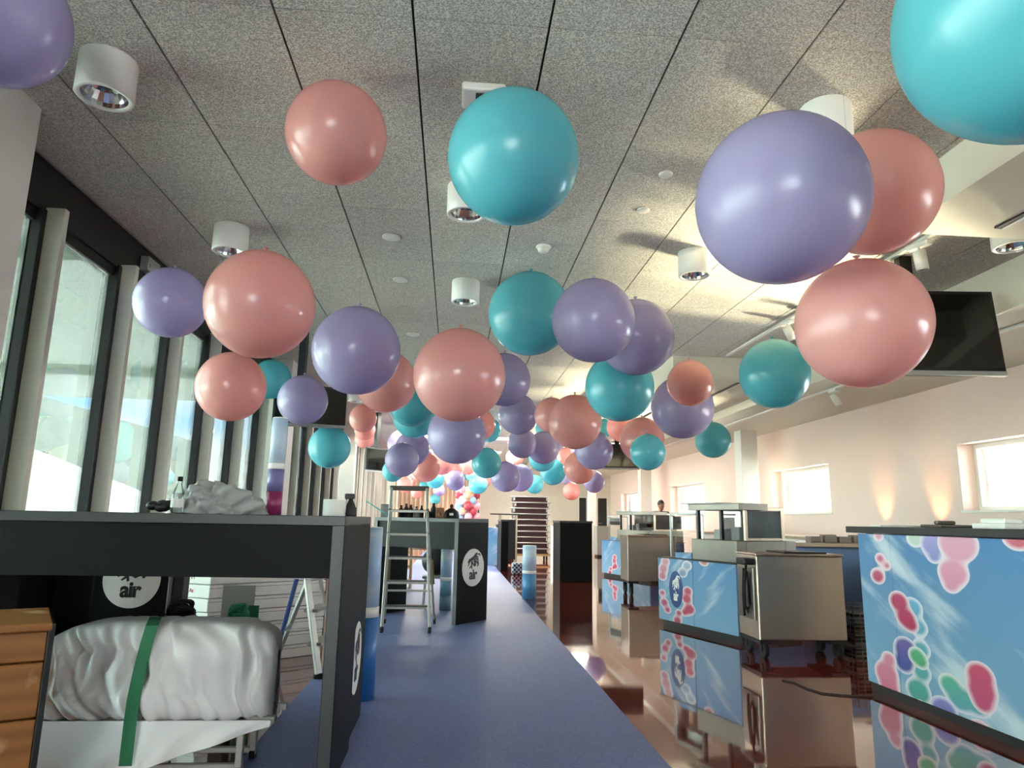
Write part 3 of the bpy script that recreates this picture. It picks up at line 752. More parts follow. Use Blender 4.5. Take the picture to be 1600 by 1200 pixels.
# grey cabinet by far doors
t = thing('side_cabinet', 'grey low cabinet in front of the far right door', 'cabinet', (pf(935, 22), 22, 0))
m = MB(); m.box((0, 0, .06), (.42, .5, .95), .005); m.done('body', t, 'grey_cab')
m = MB(); m.box((.01, -.015, .1), (.41, 0, .5), .003); dr = m.done('door', t, 'grey_cab'); m = MB(); m.box((.3, -.03, .3), (.38, -.015, .315)); m.done('handle', dr, 'silver')
m = MB(); m.box((.02, .02, 0), (.4, .48, .06)); m.done('plinth', t, 'black_matte')
# white wash counter far
t = thing('serving_counter', 'white low counter with small items below the far wall', 'counter', (pf(865, 23.2), 23.2, 0))
m = MB(); m.box((0, 0, 0), (.82, .5, .93), .004); m.done('body', t, 'white_paint'); m = MB(); m.box((-.02, -.02, .93), (.84, .52, .97), .003); m.done('worktop', t, 'silver')
for k, xx in enumerate((.12, .4, .62)):
    m = MB(); m.box((0, 0, 0), (.09, .09, .06 + .05 * (k == 2)), .01); tag(m.done('box', mat=['paper', 'silver', 'black_matte'][k], loc=(pf(865, 23.2) + xx, 23.4, .97)), ['small white box on the far white counter', 'small grey box on the far white counter', 'small black box on the far white counter'][k], 'box')

# bed roll on its trolley
t = thing('folding_bed', 'folded mattress in white cotton cover on a metal trolley', 'folded bed', (-1.262, 3.42, .0066))
def roll(u, v):
    # u across, v around the section (front face, over the top, down the back)
    a = v * 2 * PI
    hx = .487; x = (u - .5) * 2
    hz = .205; hy = .17
    cs = math.cos(a); sn = math.sin(a)
    e = .42
    y = -hy * math.copysign(abs(cs) ** e, cs); z = hz * math.copysign(abs(sn) ** e, sn)
    cap = (1 - abs(x) ** 9) ** .35 if abs(x) < 1 else 0
    cap2 = (1 - abs(x) ** 4.5) ** .3 if abs(x) < 1 else 0
    if z > 0: z *= (.35 + .65 * cap2) if x > 0 else (.35 + .65 * (1 - abs(x) ** 4.2) ** .42 if abs(x) < 1 else .25)
    y *= max(cap, .15)
    X = x * hx * (1 + (.05 * (-z / hz) if x < 0 else .01))
    ph = X + (.55 if X < .1 else .55 * max(0, 1 - (X - .1) / .25)) * (z + .2) + .02 * math.sin(z * 25 + X * 9)
    wr = .012 * math.sin(ph * 44 + 2.2 * math.sin(X * 9 + z * 3)) + .010 * math.sin(ph * 71 + z * 6 + 1.3 * math.sin(X * 17)) + .006 * math.sin(ph * 120 + z * 9)
    wr *= (1.5 if X < -.12 else 2.3) * max(0, min(1, 1.15 - abs(z) / hz * .6))
    pinch = -.018 * math.exp(-((X + .13 - .25 * z) / .05) ** 2)
    y -= (wr + pinch) * (1 if cs > 0 else -1)
    return Vector((X, y, .425 + z + 0))
m = MB(); m.grid(roll, 160, 72); bmesh.ops.remove_doubles(m.b, verts=m.b.verts, dist=.0004); m.done('mattress', t, 'fabric_white')
def sheet(u, v):  # under-cloth hanging below the roll, its hem rising to the right
    x = -.51 + 1.02 * u; zb = (-.02 if u < .30 else -.02 + (u - .30) / .70 * .232)
    z = .235 + (zb - .235) * v
    y = -.15 - .03 * v * math.sin(u * 3.1) + .014 * math.sin(u * 26 + v * 3) * v
    return Vector((x - .04 * v * (1 - u), y, max(z, .012)))
m = MB(); m.grid(sheet, 60, 12); m.done('under_sheet', t, 'fabric_white')
m = MB()
sp_ = []
for px, py, yl in ((243, 968, -.03), (241, 971, -.12), (237, 980, -.192), (228, 1010, -.215), (219, 1045, -.218), (208, 1095, -.212), (203, 1130, -.20), (199, 1165, -.20), (195, 1200, -.20)):
    q = at_y(px, py, 3.42 + yl); sp_.append((q.x + 1.262, q.z + (.006 if yl > -.1 else 0), yl))
for (x0, z0, yy), (x1, z1, yz) in zip(sp_, sp_[1:]):
    m.quad((x0 - .026, yy, z0), (x1 - .026, yz, z1), (x1 + .026, yz, z1), (x0 + .026, yy, z0)); m.quad((x0 - .026, yy + .002, z0), (x0 + .026, yy + .002, z0), (x1 + .026, yz + .002, z1), (x1 - .026, yz + .002, z1))
m.done('strap', t, 'strap')
m = MB()
for x in (-.5, .0, .38): m.bar((x, .12, .02), (x, .12, .24), .03, .03); m.bar((x, -.10, .02), (x, -.10, .24), .03, .03)
m.bar((-.52, -.10, .225), (.52, -.10, .225), .03, .03); m.bar((-.52, .12, .225), (.52, .12, .225), .03, .03)
m.bar((.0, -.10, .04), (.38, -.10, .04), .025, .025); m.bar((.02, -.08, .035), (.37, -.08, .21), .022, .022); m.bar((-.5, .12, .04), (.38, .12, .04), .025, .025)
m.done('trolley_frame', t, 'alu')
for x in (-.48, .38):
    for y in (-.10, .12):
        m = MB(); m.cyl((x - .012, y, .022), (x + .012, y, .022), .022); m.done('wheel', t, 'rubber')

# wooden chest
t = thing('wooden_chest', 'orange stained wooden chest with dark metal edge, partly out of view', 'chest', (-1.37 - .755 * math.cos(.52), 2.62 - .755 * math.sin(.52), 0), .52)
m = MB()
for a, b in ((.02, .215), (.22, .42), (.425, .60), (.605, .70)): m.box((0, 0, a), (.755, .45, b), .006)
m.done('body', t, 'wood')
m = MB(); m.box((-.01, -.012, .702), (.765, .46, .73), .006); m.done('lid', t, 'wood')
m = MB(); m.box((.755, -.004, .0), (.775, .46, .725), .003); m.done('edge_trim', t, 'frame_black')

# stack of white cartons
cA = Vector((-1.78, 5.5, 0)); d1 = Vector((-.88, .47, 0)).normalized(); d2 = Vector((.78, .62, 0)).normalized()
w1, w2 = .36, .95
for k in range(9):
    z0 = k * .098
    jit = random.uniform(-.006, .006)
    m = MB()
    p = [cA + d2 * jit, cA + d2 * (w2 + jit), cA + d2 * (w2 + jit) + d1 * w1, cA + d1 * w1 + d2 * jit]
    t_ = bmesh.new(); lo = [t_.verts.new((q.x, q.y, z0 + .002)) for q in p]; hi = [t_.verts.new((q.x, q.y, z0 + .094)) for q in p]
    t_.faces.new(lo[::-1]); t_.faces.new(hi)
    for i in range(4): t_.faces.new([lo[i], lo[(i + 1) % 4], hi[(i + 1) % 4], hi[i]])
    bmesh.ops.bevel(t_, geom=t_.edges[:], offset=.003, segments=1, affect='EDGES')
    m.add(t_)
    w = ['lowest', 'second', 'third', 'fourth', 'fifth', 'sixth', 'seventh', 'eighth', 'topmost'][k]
    o = tag(m.done('flat_carton', mat='paper'), f'long flat white carton, {w} of the stack by the small ladder', 'carton', 'stacked flat cartons')
    M = face_frame(cA + d1 * w1 * .5 + Vector((0, 0, z0 + .05)) - d2 * (.001 - jit), -d1)
    if k in (5, 6, 7): text_mesh(['As', 'l l', 'As', 'III'][k - 5], .05 if k == 6 else .04, 'printed_mark', 'red_ink', o, M, bold=.001)
    lid = MB(); q0 = cA + d2 * (jit + .004) - Vector((.006, .008, 0)); 
    lid.bar(cA + d2 * jit + Vector((0, 0, z0 + .072)) - d1.cross(Vector((0, 0, 1))) * .0, cA + d2 * (w2 + jit) + Vector((0, 0, z0 + .072)), .004, .003, bev=0); lid.done('lid_seam', o, 'carton_line')
# bits behind the bed roll
for nm, px, py, Y, sz, mt, lb, cat in [('green_leaflet', 395, 958, 4.6, (.07, .004, .09), 'green', 'green and white printed card propped behind the bed roll', 'card'),
        ('grey_panel', 372, 940, 4.75, (.20, .01, .20), 'grey_cab', 'tilted grey board leaning behind the bed roll', 'board')]:
    c = at_y(px, py, Y); m = MB(); m.box((-sz[0] / 2, 0, -c.z + .0), (sz[0] / 2, sz[1], sz[2] / 2), .001); tag(m.done(nm, mat=mt, loc=c), lb, cat)
for nm, px, py, Y, r, mt, lb in [('cable_coil', 282, 965, 4.25, .07, 'rubber', 'coiled dark cable bundle behind the bed roll'), ('green_tape_roll', 372, 968, 4.3, .05, 'green', 'roll of green tape behind the bed roll')]:
    c = at_y(px, py, Y); m = MB()
    for k in range(6): m.tube([(r * math.cos(a * PI / 9), .03 * math.sin(a + k), k * .012 + r * .5 * math.sin(a * PI / 9)) for a in range(18)], .008, 6, closed=True)
    m.box((-.02, -.02, -c.z + .01), (.02, .03, .0), .004); tag(m.done(nm, mat=mt, loc=c), lb, 'coil')

# ------------------------------------------------------------------ ladders
# small step ladder astride the runner edge, its steps facing the runner
t = thing('step_ladder', 'low three-step aluminium ladder with one blue leg by the white cartons', 'step ladder', (0, 0, .0066))
H_ = .66; P1 = at_z(497, 1062, 0); A = Vector((P1.x, P1.y, 0)); tx = at_y(470, 900, A.y + .12)
nf = A; ff = A + Vector((.05, .40, 0)); nb = A + Vector((-.34, .10, 0)); fb = A + Vector((-.40, .44, 0))
nt_ = A + Vector((-.14, .08, H_)); ft = A + Vector((-.10, .34, H_)); nbt = nt_ + Vector((-.07, .0, 0)); fbt = ft + Vector((-.07, 0, 0))
for a, b in ((nf, nt_), (ff, ft)):
    m = MB(); m.bar(a + Vector((0, 0, .03)), b, .055, .022); l_ = m.done('front_rail', t, 'alu')
    m = MB(); m.bar(a, a + Vector((0, 0, .035)), .062, .035, bev=.006); m.done('rubber_foot', l_, 'rubber')
for a, b, mt in ((nb, nbt, 'blue_paint'), (fb, fbt, 'alu')):
    m = MB(); m.bar(a + Vector((0, 0, .03)), b, .045, .02); l_ = m.done('rear_leg', t, mt)
    m = MB(); m.bar(a, a + Vector((0, 0, .035)), .05, .03, bev=.006); m.done('rubber_foot', l_, 'rubber')
    if mt == 'blue_paint': l_['label'] = 'blue painted rear leg'
for k in (1, 2):
    f_ = k / 3; a = nf.lerp(nt_, f_); b = ff.lerp(ft, f_); m = MB(); m.bar(a, b, .10, .022, bev=.004, up=(0, 0, 1)); m.done('step', t, 'alu')
m = MB(); m.box((min(nbt.x, nt_.x) - .04, nt_.y - .03, H_ - .005), (nt_.x + .06, ft.y + .03, H_ + .025), .008); m.done('top_platform', t, 'lamp_white')
m = MB(); m.bar(nb.lerp(nbt, .45), fb.lerp(fbt, .45), .02, .02); m.tube([nf.lerp(nt_, .5), nb.lerp(nbt, .5) + Vector((0, 0, -.03))], .004, 6); m.done('brace', t, 'alu')

# tall platform ladder on the runner
t = thing('step_ladder', 'tall six-step aluminium ladder standing on the blue runner', 'step ladder', (0, 0, .0066))
FL = at_z(596, 990, 0); FR = at_z(671, 990, 0); Hh = 1.40
FL.y = FR.y = (FL.y + FR.y) / 2
TL = at_y(612, 764, FL.y + .30); TR = at_y(667, 764, FL.y + .30); TL.z = TR.z = (TL.z + TR.z) / 2
for a, b in ((FL, TL), (FR, TR)):
    m = MB(); m.bar(a + Vector((0, 0, .03)), b, .026, .06, bev=.004, up=(0, 1, 0)); l_ = m.done('front_rail', t, 'alu')
    m = MB(); m.bar(a, a + Vector((0, 0, .06)), .034, .066, bev=.008, up=(0, 1, 0)); m.done('rubber_foot', l_, 'rubber')
for a, b, s_ in ((FL, TL, 1), (FR, TR, -1)):
    bb = a.lerp(b, .82) + Vector((0, .04, 0)); ba = Vector((a.x - .03 * s_, a.y + .62, 0))
    m = MB(); m.bar(ba + Vector((0, 0, .03)), bb, .022, .04, bev=.003, up=(0, 1, 0)); l_ = m.done('rear_leg', t, 'alu')
    m = MB(); m.bar(ba, ba + Vector((0, 0, .06)), .03, .05, bev=.006, up=(0, 1, 0)); m.done('rubber_foot', l_, 'rubber')
    m = MB(); m.bar(ba.lerp(bb, .36), ba.lerp(bb, .58), .06, .02, bev=.002, up=(0, 1, 0)); m.done('brace', t, 'yellow')
    for q in ():
        pass
for yy in (952, 912, 875, 837, 800):
    # step height read where the rail passes it
    zz = None
    for i in range(1, 60):
        f_ = i / 60; c = FL.lerp(TL, f_)
        cc = RM.T @ (np.array(c) - np.array([0, 0, EYE])); v = 600 - F * cc[1] / -cc[2]
        if v <= yy: break
    a = FL.lerp(TL, f_); b = FR.lerp(TR, f_)
    m = MB(); m.box((a.x + .008, a.y - .025, a.z - .012), (b.x - .008, a.y + .11, a.z + .012), .004, 'alu_dark'); m.box((a.x + .008, a.y - .028, a.z - .016), (b.x - .008, a.y - .022, a.z + .006), mat='alu'); st_ = m.done('step', t)
    m = MB(); m.box((a.x - .016, a.y - .03, a.z - .006), (a.x + .012, a.y + .02, a.z + .018), .003); m.box((b.x - .012, a.y - .03, a.z - .006), (b.x + .016, a.y + .02, a.z + .018), .003); m.done('step_bracket', st_, 'rubber')
m = MB(); m.bar(TL - Vector((.02, 0, 0)), TR + Vector((.02, 0, 0)), .03, .05, bev=.006); m.done('top_rail', t, 'alu_dark')
m = MB(); m.bar(Vector((FL.x + .0, FL.y + .45, .35)), Vector((FR.x, FR.y + .45, .35)), .02, .02, bev=.002); m.done('rear_crossbar', t, 'alu')

# ------------------------------------------------------------------ printed tubes
def tube_thing(label, x, y, z0, h, r, low='#4D80B8', foot=None):
    t = thing('printed_tube', label, 'decorative tube', (x, y, z0), group='sky print tubes')
    mt = print_mat('sky_print_tube', (), top='#8FB6DE', low='#D7E4EE', cl=.46, rot=.2)
    mt2 = print_mat('sky_print_tube_low', (), top=low, low=low, cl=.58, rot=.2)
    if foot:
        em = P('tube_foot_print', foot, .4); m = MB(); m.cyl((0, 0, 0), (0, 0, h * .24), r + .001, seg=32); m.done('foot_sleeve', t, em)
    m = MB(); m.cyl((0, 0, h * .24 if foot else 0), (0, 0, h * .47), r, seg=32); m.done('lower_sleeve', t, mt2)
    m = MB(); m.cyl((0, 0, h * .47), (0, 0, h * .53), r + .002, seg=32); m.done('joint_band', t, 'paper')
    m = MB(); m.cyl((0, 0, h * .53), (0, 0, h), r, seg=32); m.done('upper_sleeve', t, mt)
    m = MB(); m.cyl((0, 0, h), (0, 0, h + .006), r * .96, seg=32); m.done('cap', t, 'paper')
c = at_y(426, 805, 4.1); tube_thing('upright sky printed tube with crimson foot on the bar by the column', c.x, 4.1, 1.105, .55, .044, '#7A74A8', '#8E2A5E')
c = at_z(578, 1078, 0); tube_thing('tall white and deep blue printed tube behind the stickered bar table end', c.x - .02, 4.62, 0.006, 1.03, .075, '#2F6FB4')
c = at_z(695, 954, 0); tube_thing('sky printed tube with pink base beside the stickered end panel', c.x, c.y, 0.006, .74, .07, '#6FA4B4', '#5E7F88')
c = at_z(832, 936, 0); tube_thing('blue sky printed tube standing alone at the runner edge', c.x - .05, c.y, 0.006, .73, .10, '#4E8CBC')

# ------------------------------------------------------------------ things on the bars
TOP = 1.106
# crumpled white bag
def bag(u, v):
    a = u * 2 * PI; ph = v * PI / 2
    r = math.cos(ph) ** .7; z = math.sin(ph)
    n = .26 * math.sin(a * 3 + 1 + v * 3) + .22 * math.sin(a * 5 + v * 9) + .16 * math.sin(a * 9 - v * 14) + .08 * math.sin(a * 17 + v * 23)
    r *= 1 + n * .55
    return Vector((.20 * r * math.cos(a) * (1.05 + .1 * math.cos(a)), .12 * r * math.sin(a), (.15 * z * (1 + .35 * n)) + .004 * math.sin(a * 9)))
c = at_y(330, 803, 4.0); m = MB(); m.grid(bag, 90, 26, closed_u=True); bmesh.ops.remove_doubles(m.b, verts=m.b.verts, dist=.0005)
for v_ in m.b.verts: v_.co.z = max(v_.co.z, 0)
tag(m.done('plastic_bag', mat='plastic_bag', loc=(c.x, 4.0, TOP)), 'crumpled pale grey bag heaped on the bar top', 'bag')
c = at_y(250, 800, 3.95); m = MB()
for k in range(7): m.sphere((random.uniform(-.045, .045), random.uniform(-.03, .03), .028 + random.uniform(0, .02)), .028, (1.2, 1, .9), u=10, v=7)
tag(m.done('black_gloves', mat='black_matte', loc=(c.x, 3.95, TOP)), 'black crumpled gloves lying left of the grey bag', 'gloves')
t = thing('bottle', 'clear plastic bottle with dark cap beside the crumpled bag', 'bottle', (at_y(276, 800, 3.82).x, 3.82, TOP))
m = MB(); m.lathe([(0, 0), (.03, 0), (.032, .01), (.032, .09), (.029, .11), (.012, .15), (.012, .165)], 20); m.done('body', t, 'clear')
m = MB(); m.lathe([(.033, .03), (.0335, .035), (.0335, .07), (.033, .075)], 20); m.done('paper_label', t, 'paper')
m = MB(); m.lathe([(0, .19), (.013, .19), (.014, .165), (0, .165)], 16); m.done('cap', t, 'black_matte')
c = at_y(305, 772, 4.12); m = MB(); m.lathe([(0, 0), (.012, 0), (.012, .10), (.006, .12), (0, .125)], 12); tag(m.done('marker_pen', mat='red', loc=(c.x + .02, 4.12, TOP)), 'red marker standing behind the crumpled bag', 'pen')
t = thing('paper_roll', 'short white paper towel roll standing at the end of the bar', 'paper roll', (at_y(522, 806, 3.98).x, 3.98, TOP))
m = MB(); m.lathe([(.018, 0), (.062, 0), (.063, .003), (.063, .087), (.062, .09), (.018, .09), (.018, 0)], 36); m.done('paper', t, 'paper')
m = MB(); m.lathe([(.0175, .001), (.0175, .0895), (.015, .0895), (.015, .001), (.0175, .001)], 20); m.done('core', t, 'wood_pallet')
t = thing('spray_bottle', 'black trigger spray bottle next to the paper roll', 'spray bottle', (at_y(547, 806, 4.0).x, 4.0, TOP))
m = MB(); m.lathe([(0, 0), (.034, 0), (.036, .01), (.03, .05), (.014, .085), (.012, .095)], 20); m.done('body', t, 'black_matte')
m = MB(); m.box((-.035, -.012, .095), (.02, .012, .125), .006); m.box((-.030, -.006, .068), (-.022, .006, .097), .003); m.done('trigger_head', t, 'black_matte')

# on the middle table
def on_mid(px, dy=.3): c = at_y(px, 812, 7.55 + dy); return c.x, 7.55 + dy
for i, (px, h, r, mt, nm, lb) in enumerate([(626, .13, .03, 'black_matte', 'bottle', 'dark squat bottle behind the ladder, leftmost of its row'), (634, .15, .028, 'black_matte', 'bottle', 'dark bottle behind the ladder, second of its row'),
        (641, .14, .03, 'black_matte', 'bottle', 'dark bottle behind the ladder, third of its row'), (650, .12, .028, 'grey_cab', 'bottle', 'grey bottle behind the ladder beside the dark row'),
        (658, .13, .026, 'black_matte', 'bottle', 'dark bottle seen just inside the ladder right rail'), (677, .16, .035, 'black_matte', 'bottle', 'tall dark bottle on the mid table right of the ladder'),
        (668, .10, .03, 'jeans', 'bottle', 'low navy bottle touching the ladder rail outside')]):
    x, y = on_mid(px, .22 + .02 * (i % 2)); t = thing(nm, lb, 'bottle', (x, y, TOP), group='bottles on the middle bar table')
    m = MB(); m.lathe([(0, 0), (r, 0), (r, h * .6), (r * .45, h * .8), (r * .4, h * .9)], 16); m.done('body', t, mt)
    m = MB(); m.lathe([(0, h), (r * .45, h), (r * .45, h * .9), (0, h * .9)], 12); m.done('cap', t, 'red' if i == 2 else 'rubber')
x, y = on_mid(687, .10); m = MB(); m.box((-.045, -.04, 0), (.045, .04, .11), .01); m.sphere((.0, -.04, .04), .018, mat=None); o = tag(m.done('coffee_canister', mat='wood', loc=(x, y, TOP)), 'brown canister with orange front between dark bottles', 'canister')
t = thing('thermos_jug', 'black round-shouldered jug with ball lid and white mark', 'jug', (*on_mid(705, .2), TOP))
m = MB(); m.lathe([(0, 0), (.085, 0), (.088, .02), (.075, .07), (.04, .10), (.018, .108)], 28); m.done('body', t, 'black_matte')
m = MB(); m.sphere((0, 0, .128), .02, (1, 1, 1.25)); m.done('lid', t, 'black_matte')
m = MB(); m.box((-.022, -.090, .03), (.022, -.078, .055), .003); m.done('mark', t, 'paper')
x, y = on_mid(603, .3); m = MB(); m.box((-.06, -.05, 0), (.06, .05, .14), .01); tag(m.done('dispenser_box', mat='grey_cab', loc=(x, y, TOP)), 'grey box with pale top at the ladder left rail', 'box')
m = MB(); c = at_y(585, 792, 7.6); m.box((-.14, -.003, -.006), (.14, .04, .006), .003); oo = m.done('teal_feather_duster', mat='teal', loc=(c.x + .02, 7.65, 1.20)); oo.rotation_euler = (0, .55, 0); tag(oo, 'slim teal strip leaning on the mid bar beyond the paper roll', 'strip')
# under the middle table
mt_ = print_mat('sky_print_box', (([(.1, .2, .05), (.16, .3, .04)], '#B2486C', '#D06A80'),), cl=.5)
c = at_z(618, 905, 0); m = MB(); m.box((0, 0, 0), (.33, .3, .72), .004); tag(m.done('printed_plinth', mat=mt_, loc=(c.x - .1, 9.0, .006)), 'sky printed box standing behind the tall ladder', 'box')
c = at_z(650, 880, 0); t = thing('shelf_rack', 'small brown shelf rack seen between the ladder steps', 'shelf', (c.x - .15, 11.5, .0066))
for sx in (0, .36):
    m = MB(); m.box((sx, 0, 0), (sx + .03, .3, .78), .003); m.done('side_panel', t, 'wood_pallet')
for zz in (.1, .32, .54, .75):
    m = MB(); m.box((.03, 0, zz), (.36, .3, zz + .02), .002); m.done('shelf', t, 'wood_pallet')
m = MB(); pts = [at_z(x_, y_, .0155) for x_, y_ in ((605, 942), (614, 944), (622, 938), (628, 928), (634, 920))]; m.tube(pts, .008, 8); tag(m.done('cable', mat='rubber'), 'dark cable curling on the runner behind the tall ladder', 'cable')
# black bag under mid table
c = at_z(690, 905, 0)
m = MB(); m.sphere((0, 0, .18), .2, (1.0, .8, .9)); m.tube([(-.1, 0, .33), (-.06, 0, .45), (.06, 0, .45), (.1, 0, .33)], .012, 6); tag(m.done('holdall_bag', mat='black_matte', loc=(at_y(684, 850, 9.4).x, 9.4, .372)), 'black bag on a stool under the middle bar table', 'bag')
t = thing('stool', 'low grey stool carrying a black bag under the bar', 'stool', (at_y(684, 850, 9.4).x, 9.4, .001))
m = MB(); m.box((-.18, -.16, .34), (.18, .16, .37), .006); m.done('seat', t, 'grey_cab')
for sx in (-1, 1):
    for sy in (-1, 1): m = MB(); m.bar((sx * .16, sy * .14, .006), (sx * .14, sy * .12, .34), .025, .025); m.done('leg', t, 'alu')

# stacked folding tables on a dolly
t = thing('dolly', 'low wooden wheeled dolly under the stacked tables', 'dolly', (2.15, 19.8, 0))
m = MB(); m.box((-.55, -.35, .13), (.55, .35, .19), .006); m.done('deck', t, 'wood_pallet')
for sx in (-1, 1):
    for sy in (-1, 1): m = MB(); m.cyl((sx * .45 - .02, sy * .28, .065), (sx * .45 + .02, sy * .28, .065), .065, seg=16); m.done('wheel', t, 'rubber')
def ftable():
    t = thing('folded_table', '', 'folding table')
    m = MB(); m.box((-.47, -.36, .0), (.47, .36, .125), .004); m.done('tabletop', t, 'maroon')
    m = MB(); m.tube([(-.52, -.38, .135), (.52, -.38, .135), (.52, .38, .135), (-.52, .38, .135)], .016, 8, closed=True); m.done('edge_frame', t, 'alu')
    for sx in (-1, 1):
        m = MB(); m.bar((sx * .46, -.37, .035), (sx * .46, -.37, .155), .05, .02); m.bar((sx * .46, .37, .035), (sx * .46, .37, .155), .05, .02); m.done('folded_leg', t, 'silver')
    return t
ft0 = ftable()
nmz = ['bottom', 'second', 'third', 'fourth', 'fifth', 'sixth', 'seventh', 'eighth', 'ninth', 'top']
for k in range(10):
    o = ft0 if k == 0 else copy_tree(ft0); o.location = (2.15 + random.uniform(-.02, .02), 19.8, .19 + k * .156); o['label'] = f'maroon folded table with metal rim, {nmz[k]} one in the dolly stack'; o['group'] = 'folded tables stacked on the dolly'
t = thing('equipment_rack', 'open metal frame rack left of the stacked tables', 'rack', (1.22, 18.2, 0))
for x_ in (0, .42):
    for y_ in (0, .5): m = MB(); m.bar((x_, y_, 0), (x_, y_, 1.22), .04, .04); m.done('post', t, 'steel')
m = MB(); m.box((-.25, -.05, 1.22), (.5, .55, 1.25), .004); m.done('table_top', t, 'tray_dark')
m = MB(); m.box((.04, .02, .1), (.4, .48, 1.1), .006); m.done('back_panel', t, 'black_matte')
m = MB(); c = at_z(765, 880, 0); mt_ = print_mat('sky_print_low', (), cl=.5); m.box((0, 0, 0), (.25, .4, .9), .004); tag(m.done('printed_plinth', mat=mt_, loc=(pf(762, 17.2), 17.2, .0066)), 'blue sky printed block beyond the stickered end panel', 'box')
# checked bag by runner edge
def check_mat():
    m = NT('checked_fabric'); k = m.n('ShaderNodeTexChecker'); k.inputs['Scale'].default_value = 24; m.l(m.obj(), k.inputs[0]); k.inputs[1].default_value = lin('#1A1B22'); k.inputs[2].default_value = lin('#AEB4C4'); m.l(k.outputs[0], m.p.inputs['Base Color']); m.p.inputs['Roughness'].default_value = .8; return m.m
c = at_z(787, 893, 0); m = MB(); m.box((-.2, -.12, 0), (.2, .12, .24), .05, seg=3); tag(m.done('checked_bag', mat=check_mat(), loc=(c.x + .3, 14.6, 0)), 'black and white checked bag by the runner edge', 'bag')

# ------------------------------------------------------------------ near right counter with jellybean print
CX = 2.89
def cb(*cs):  # pixel circles on the face -> metres along/up the panel
    out = []
    for (x, y, r) in cs:
        p = at_x(1200 + x / 2, 600 + y / 2, CX); out.append((4.86 - p.y, p.z, r / 2 * p.y / 1105))
    return out
blobs = [
 (cb((460, 482, 30)), '#B9CFC0', '#D8DCC8'), (cb((515, 500, 42), (520, 540, 22)), '#7E86BE', '#A9A0D0'),
 (cb((592, 500, 62), (578, 590, 48), (572, 630, 24)), '#D98BA6', '#E7A9B8'), (cb((780, 478, 46)), '#D2606E', '#E08C96'),
 (cb((343, 600, 26), (350, 545, 18), (372, 568, 14)), '#B8425E', '#D0708A'), (cb((345, 475, 18)), '#D98BA6', '#E7A9B8'),
 (cb((450, 700, 34), (470, 760, 30), (478, 830, 30), (480, 900, 30), (470, 960, 40)), '#4E9C8C', '#6FAFD0'),
 (cb((408, 680, 34), (430, 730, 34), (448, 755, 22)), '#B23056', '#C04A6C'), (cb((430, 830, 40), (425, 870, 34)), '#3A4F94', '#6E5E9E'),
 (cb((465, 850, 28), (480, 870, 20)), '#4F9E6E', '#5DB07E'), (cb((370, 905, 40), (378, 860, 24), (380, 950, 34)), '#D07088', '#D98BA0'),
 (cb((655, 1000, 40), (600, 985, 40), (568, 940, 34)), '#5E9EAE', '#5FB08A'), (cb((662, 910, 42), (668, 960, 44), (672, 1000, 30)), '#C05078', '#C8506C'),
 (cb((550, 1020, 42)), '#5C5E9C', '#8C88C4'), (cb((478, 1012, 24)), '#A8B8CC', '#C8D4DC'), (cb((665, 1085, 34)), '#B05A80', '#D07C96')]
t = thing('serving_counter', 'large counter with sky and jellybean print at the right edge', 'counter', (CX, 4.86, 0), -PI / 2)
seam = 4.86 - at_x(1398, 950, CX).y
pm = print_mat('jellybean_print', blobs, sx=.64, top='#4E80AE', low='#7FA6C0', cl=.47, rot=-.5)
for a, b in ((0, seam - .002), (seam + .002, 2.1)):
    m = MB(); m.box((a, 0, .06), (b, .025, 1.05), .002); m.done('printed_panel', t, pm)
m = MB(); m.box((0, .025, .06), (2.1, .75, 1.05), .003); m.done('body', t, print_mat('plain_sky_print', (), cl=.55))
m = MB(); m.box((.0, .03, 0), (2.1, .70, .06)); m.done('plinth', t, 'black_matte')
m = MB(); m.box((-.10, -.03, 1.055), (2.2, .80, 1.10), .004); m.done('worktop', t, 'tray_dark')
c = at_y(1475, 826, 4.3)
m = MB(); m.box((-.12, -.1, 0), (.12, .1, .02), .008); m.box((-.08, -.02, .02), (.05, .02, .045), .01); tag(m.done('tray', mat='steel_dark', loc=(3.2, 4.35, 1.101)), 'dark low tray on the jellybean print counter', 'tray')
m = MB(); m.box((-.09, -.13, 0), (.09, .13, .03), .004); m.box((-.06, -.1, .03), (.05, .1, .06), .01); tag(m.done('paper_pile', mat='paper', loc=(3.25, 3.95, 1.101)), 'loose white papers on the jellybean print counter', 'papers')
m = MB(); m.box((-.05, -.05, 0), (.25, .08, .012), .004); tag(m.done('cutting_board', mat='paper', loc=(3.05, 4.8, 1.101)), 'thin white board at the corner of the print counter', 'board')

